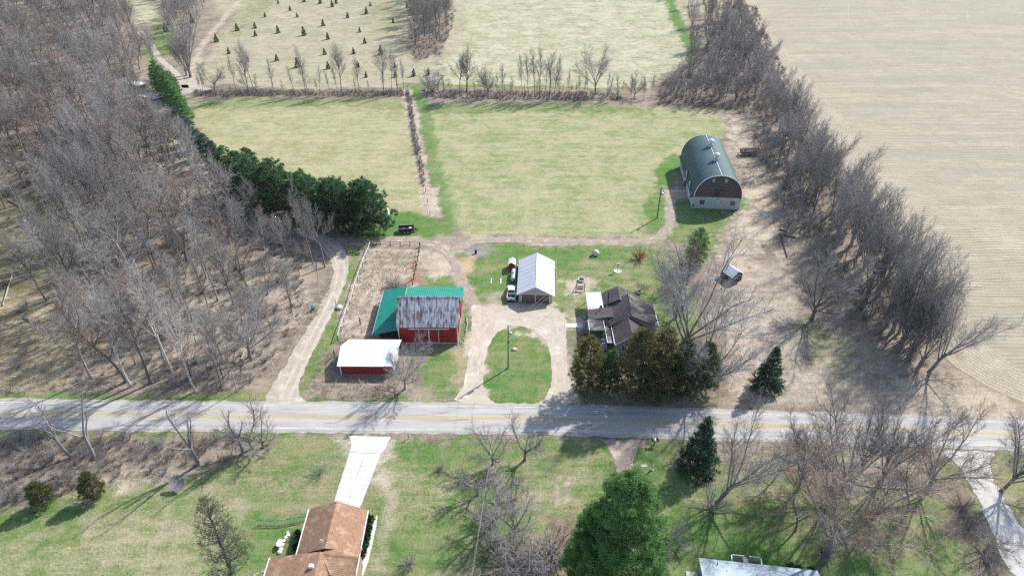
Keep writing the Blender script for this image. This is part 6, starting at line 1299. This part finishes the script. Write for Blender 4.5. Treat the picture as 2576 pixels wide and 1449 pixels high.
M['yellow_f'] = fol('yellow_bush_twigs', (.30, .22, .03), (.22, .20, .05)); VAR['yellow0'] = evergreen(1.8, 1.1, 315, 'yellow_f', 'cedar', 50, 5, 6, .22, .06, .02); VH['yellow0'] = max(v.co.z for v in VAR['yellow0'][1].vertices)
ever('yellow0', 1225, 1400, 2.0, 'yellow flowering bush under the grey lawn trees', None, 'yellow_bush', 1.0, 'bush'); ever('yellow0', 1222, 1200, 1.6, 'small yellowish bush at the left of the lawn trees', None, 'yellow_bush', 1.0, 'bush')
# young Christmas trees in rows
xm = [(730,22),(806,4),(765,0),(667,38),(748,38),(836,12),(597,72),(642,66),(643,86),(700,78),(765,84),(813,60),(545,100),(825,94),(875,40),(922,30),(932,10),(905,76),(989,52),(1024,14),(918,104),(890,130),(817,132),(576,130),(624,150),(697,148),(749,164),(826,168),(901,164),(958,132),(994,165),(921,189),(995,188),(1041,186),(1078,184),(846,4),(700,4)]
for i, (x, y) in enumerate(xm): ever('xmas0', x, y + 6, 3.4 * tr_rng.uniform(.65, 1.3), 'small conical fir in the pale field beyond the fence row', 'young firs in the pale field', 'young_fir')
for i, (x, y) in enumerate([(427,58),(418,75),(484,52)]): ever('xmas0', x, y + 5, 4.5, 'small fir in the green clearing of the far wood', 'small firs in the far clearing', 'young_fir')
# ------------------------------------------------------------------ dry weeds and grass tufts
def tuft_mesh(name, n, h, sp, m, seed):
    r = np.random.RandomState(seed); C = np.stack([r.normal(0, sp, n), r.normal(0, sp, n), np.zeros(n)], 1); D_ = r.normal(0, .45, (n, 3)); D_[:, 2] = 1
    return bpy.data.objects.new(name, blades(C, D_, r.uniform(.5, 1.2, n)*h, np.full(n, .05)*h + .02, m, name, seed))
M['straw'] = mat('dry_straw', (.60, .51, .39), (.44, .355, .265), 2, .95, rand=.2); M['straw2'] = mat('pinkish_stalks', (.52, .42, .36), (.38, .30, .255), 2, .95, rand=.2)
tk1 = [tuft_mesh('kind_tuft', 26, .8, .35, M['straw'], 1), tuft_mesh('kind_tuft_b', 26, .9, .4, M['straw2'], 2)]
wp = scatter([(928,630),(1050,635),(1045,690),(1010,730),(965,740),(945,850),(880,870),(858,858),(892,740)], 1.0, 41, bclump)
wp += scatter([(770,800),(800,800),(840,720),(835,700),(780,760),(700,900),(640,960),(690,930)], 1.3, 42) + scatter([(800,900),(850,880),(860,960),(1000,965),(1000,1000),(790,1000)], 1.2, 43)
wp += scatter([(-60,790),(130,770),(210,830),(190,930),(60,985),(-60,985)], 1.8, 44) + scatter([(230,1230),(300,1190),(470,1195),(330,1225),(150,1290)], 1.2, 45)
wp += scatter([(-60,985),(620,985),(600,930),(250,950),(-60,960)], 1.6, 46) + scatter([(430,760),(600,700),(760,720),(690,900),(560,960),(430,900)], 2.6, 47)
gn_scatter('dry_weeds', wp, tk1, .6, 1.3, 11, .15)
# ------------------------------------------------------------------ thin spring haze
hm = bpy.data.materials.new('thin_haze'); hm.use_nodes = True; hn = hm.node_tree.nodes; hl = hm.node_tree.links
hn.remove(hn['Principled BSDF']); pv = hn.new('ShaderNodeVolumePrincipled'); pv.inputs['Density'].default_value = .00005; pv.inputs['Color'].default_value = (.86, .90, .96, 1); pv.inputs['Anisotropy'].default_value = .1
hl.new(pv.outputs[0], hn['Material Output'].inputs['Volume'])
hz = MB().box(-3020, 3020, -1520, 5020, -1.2, 91.5).build('haze', hm); tag(hz, kind='stuff'); hz.display_type = 'WIRE'
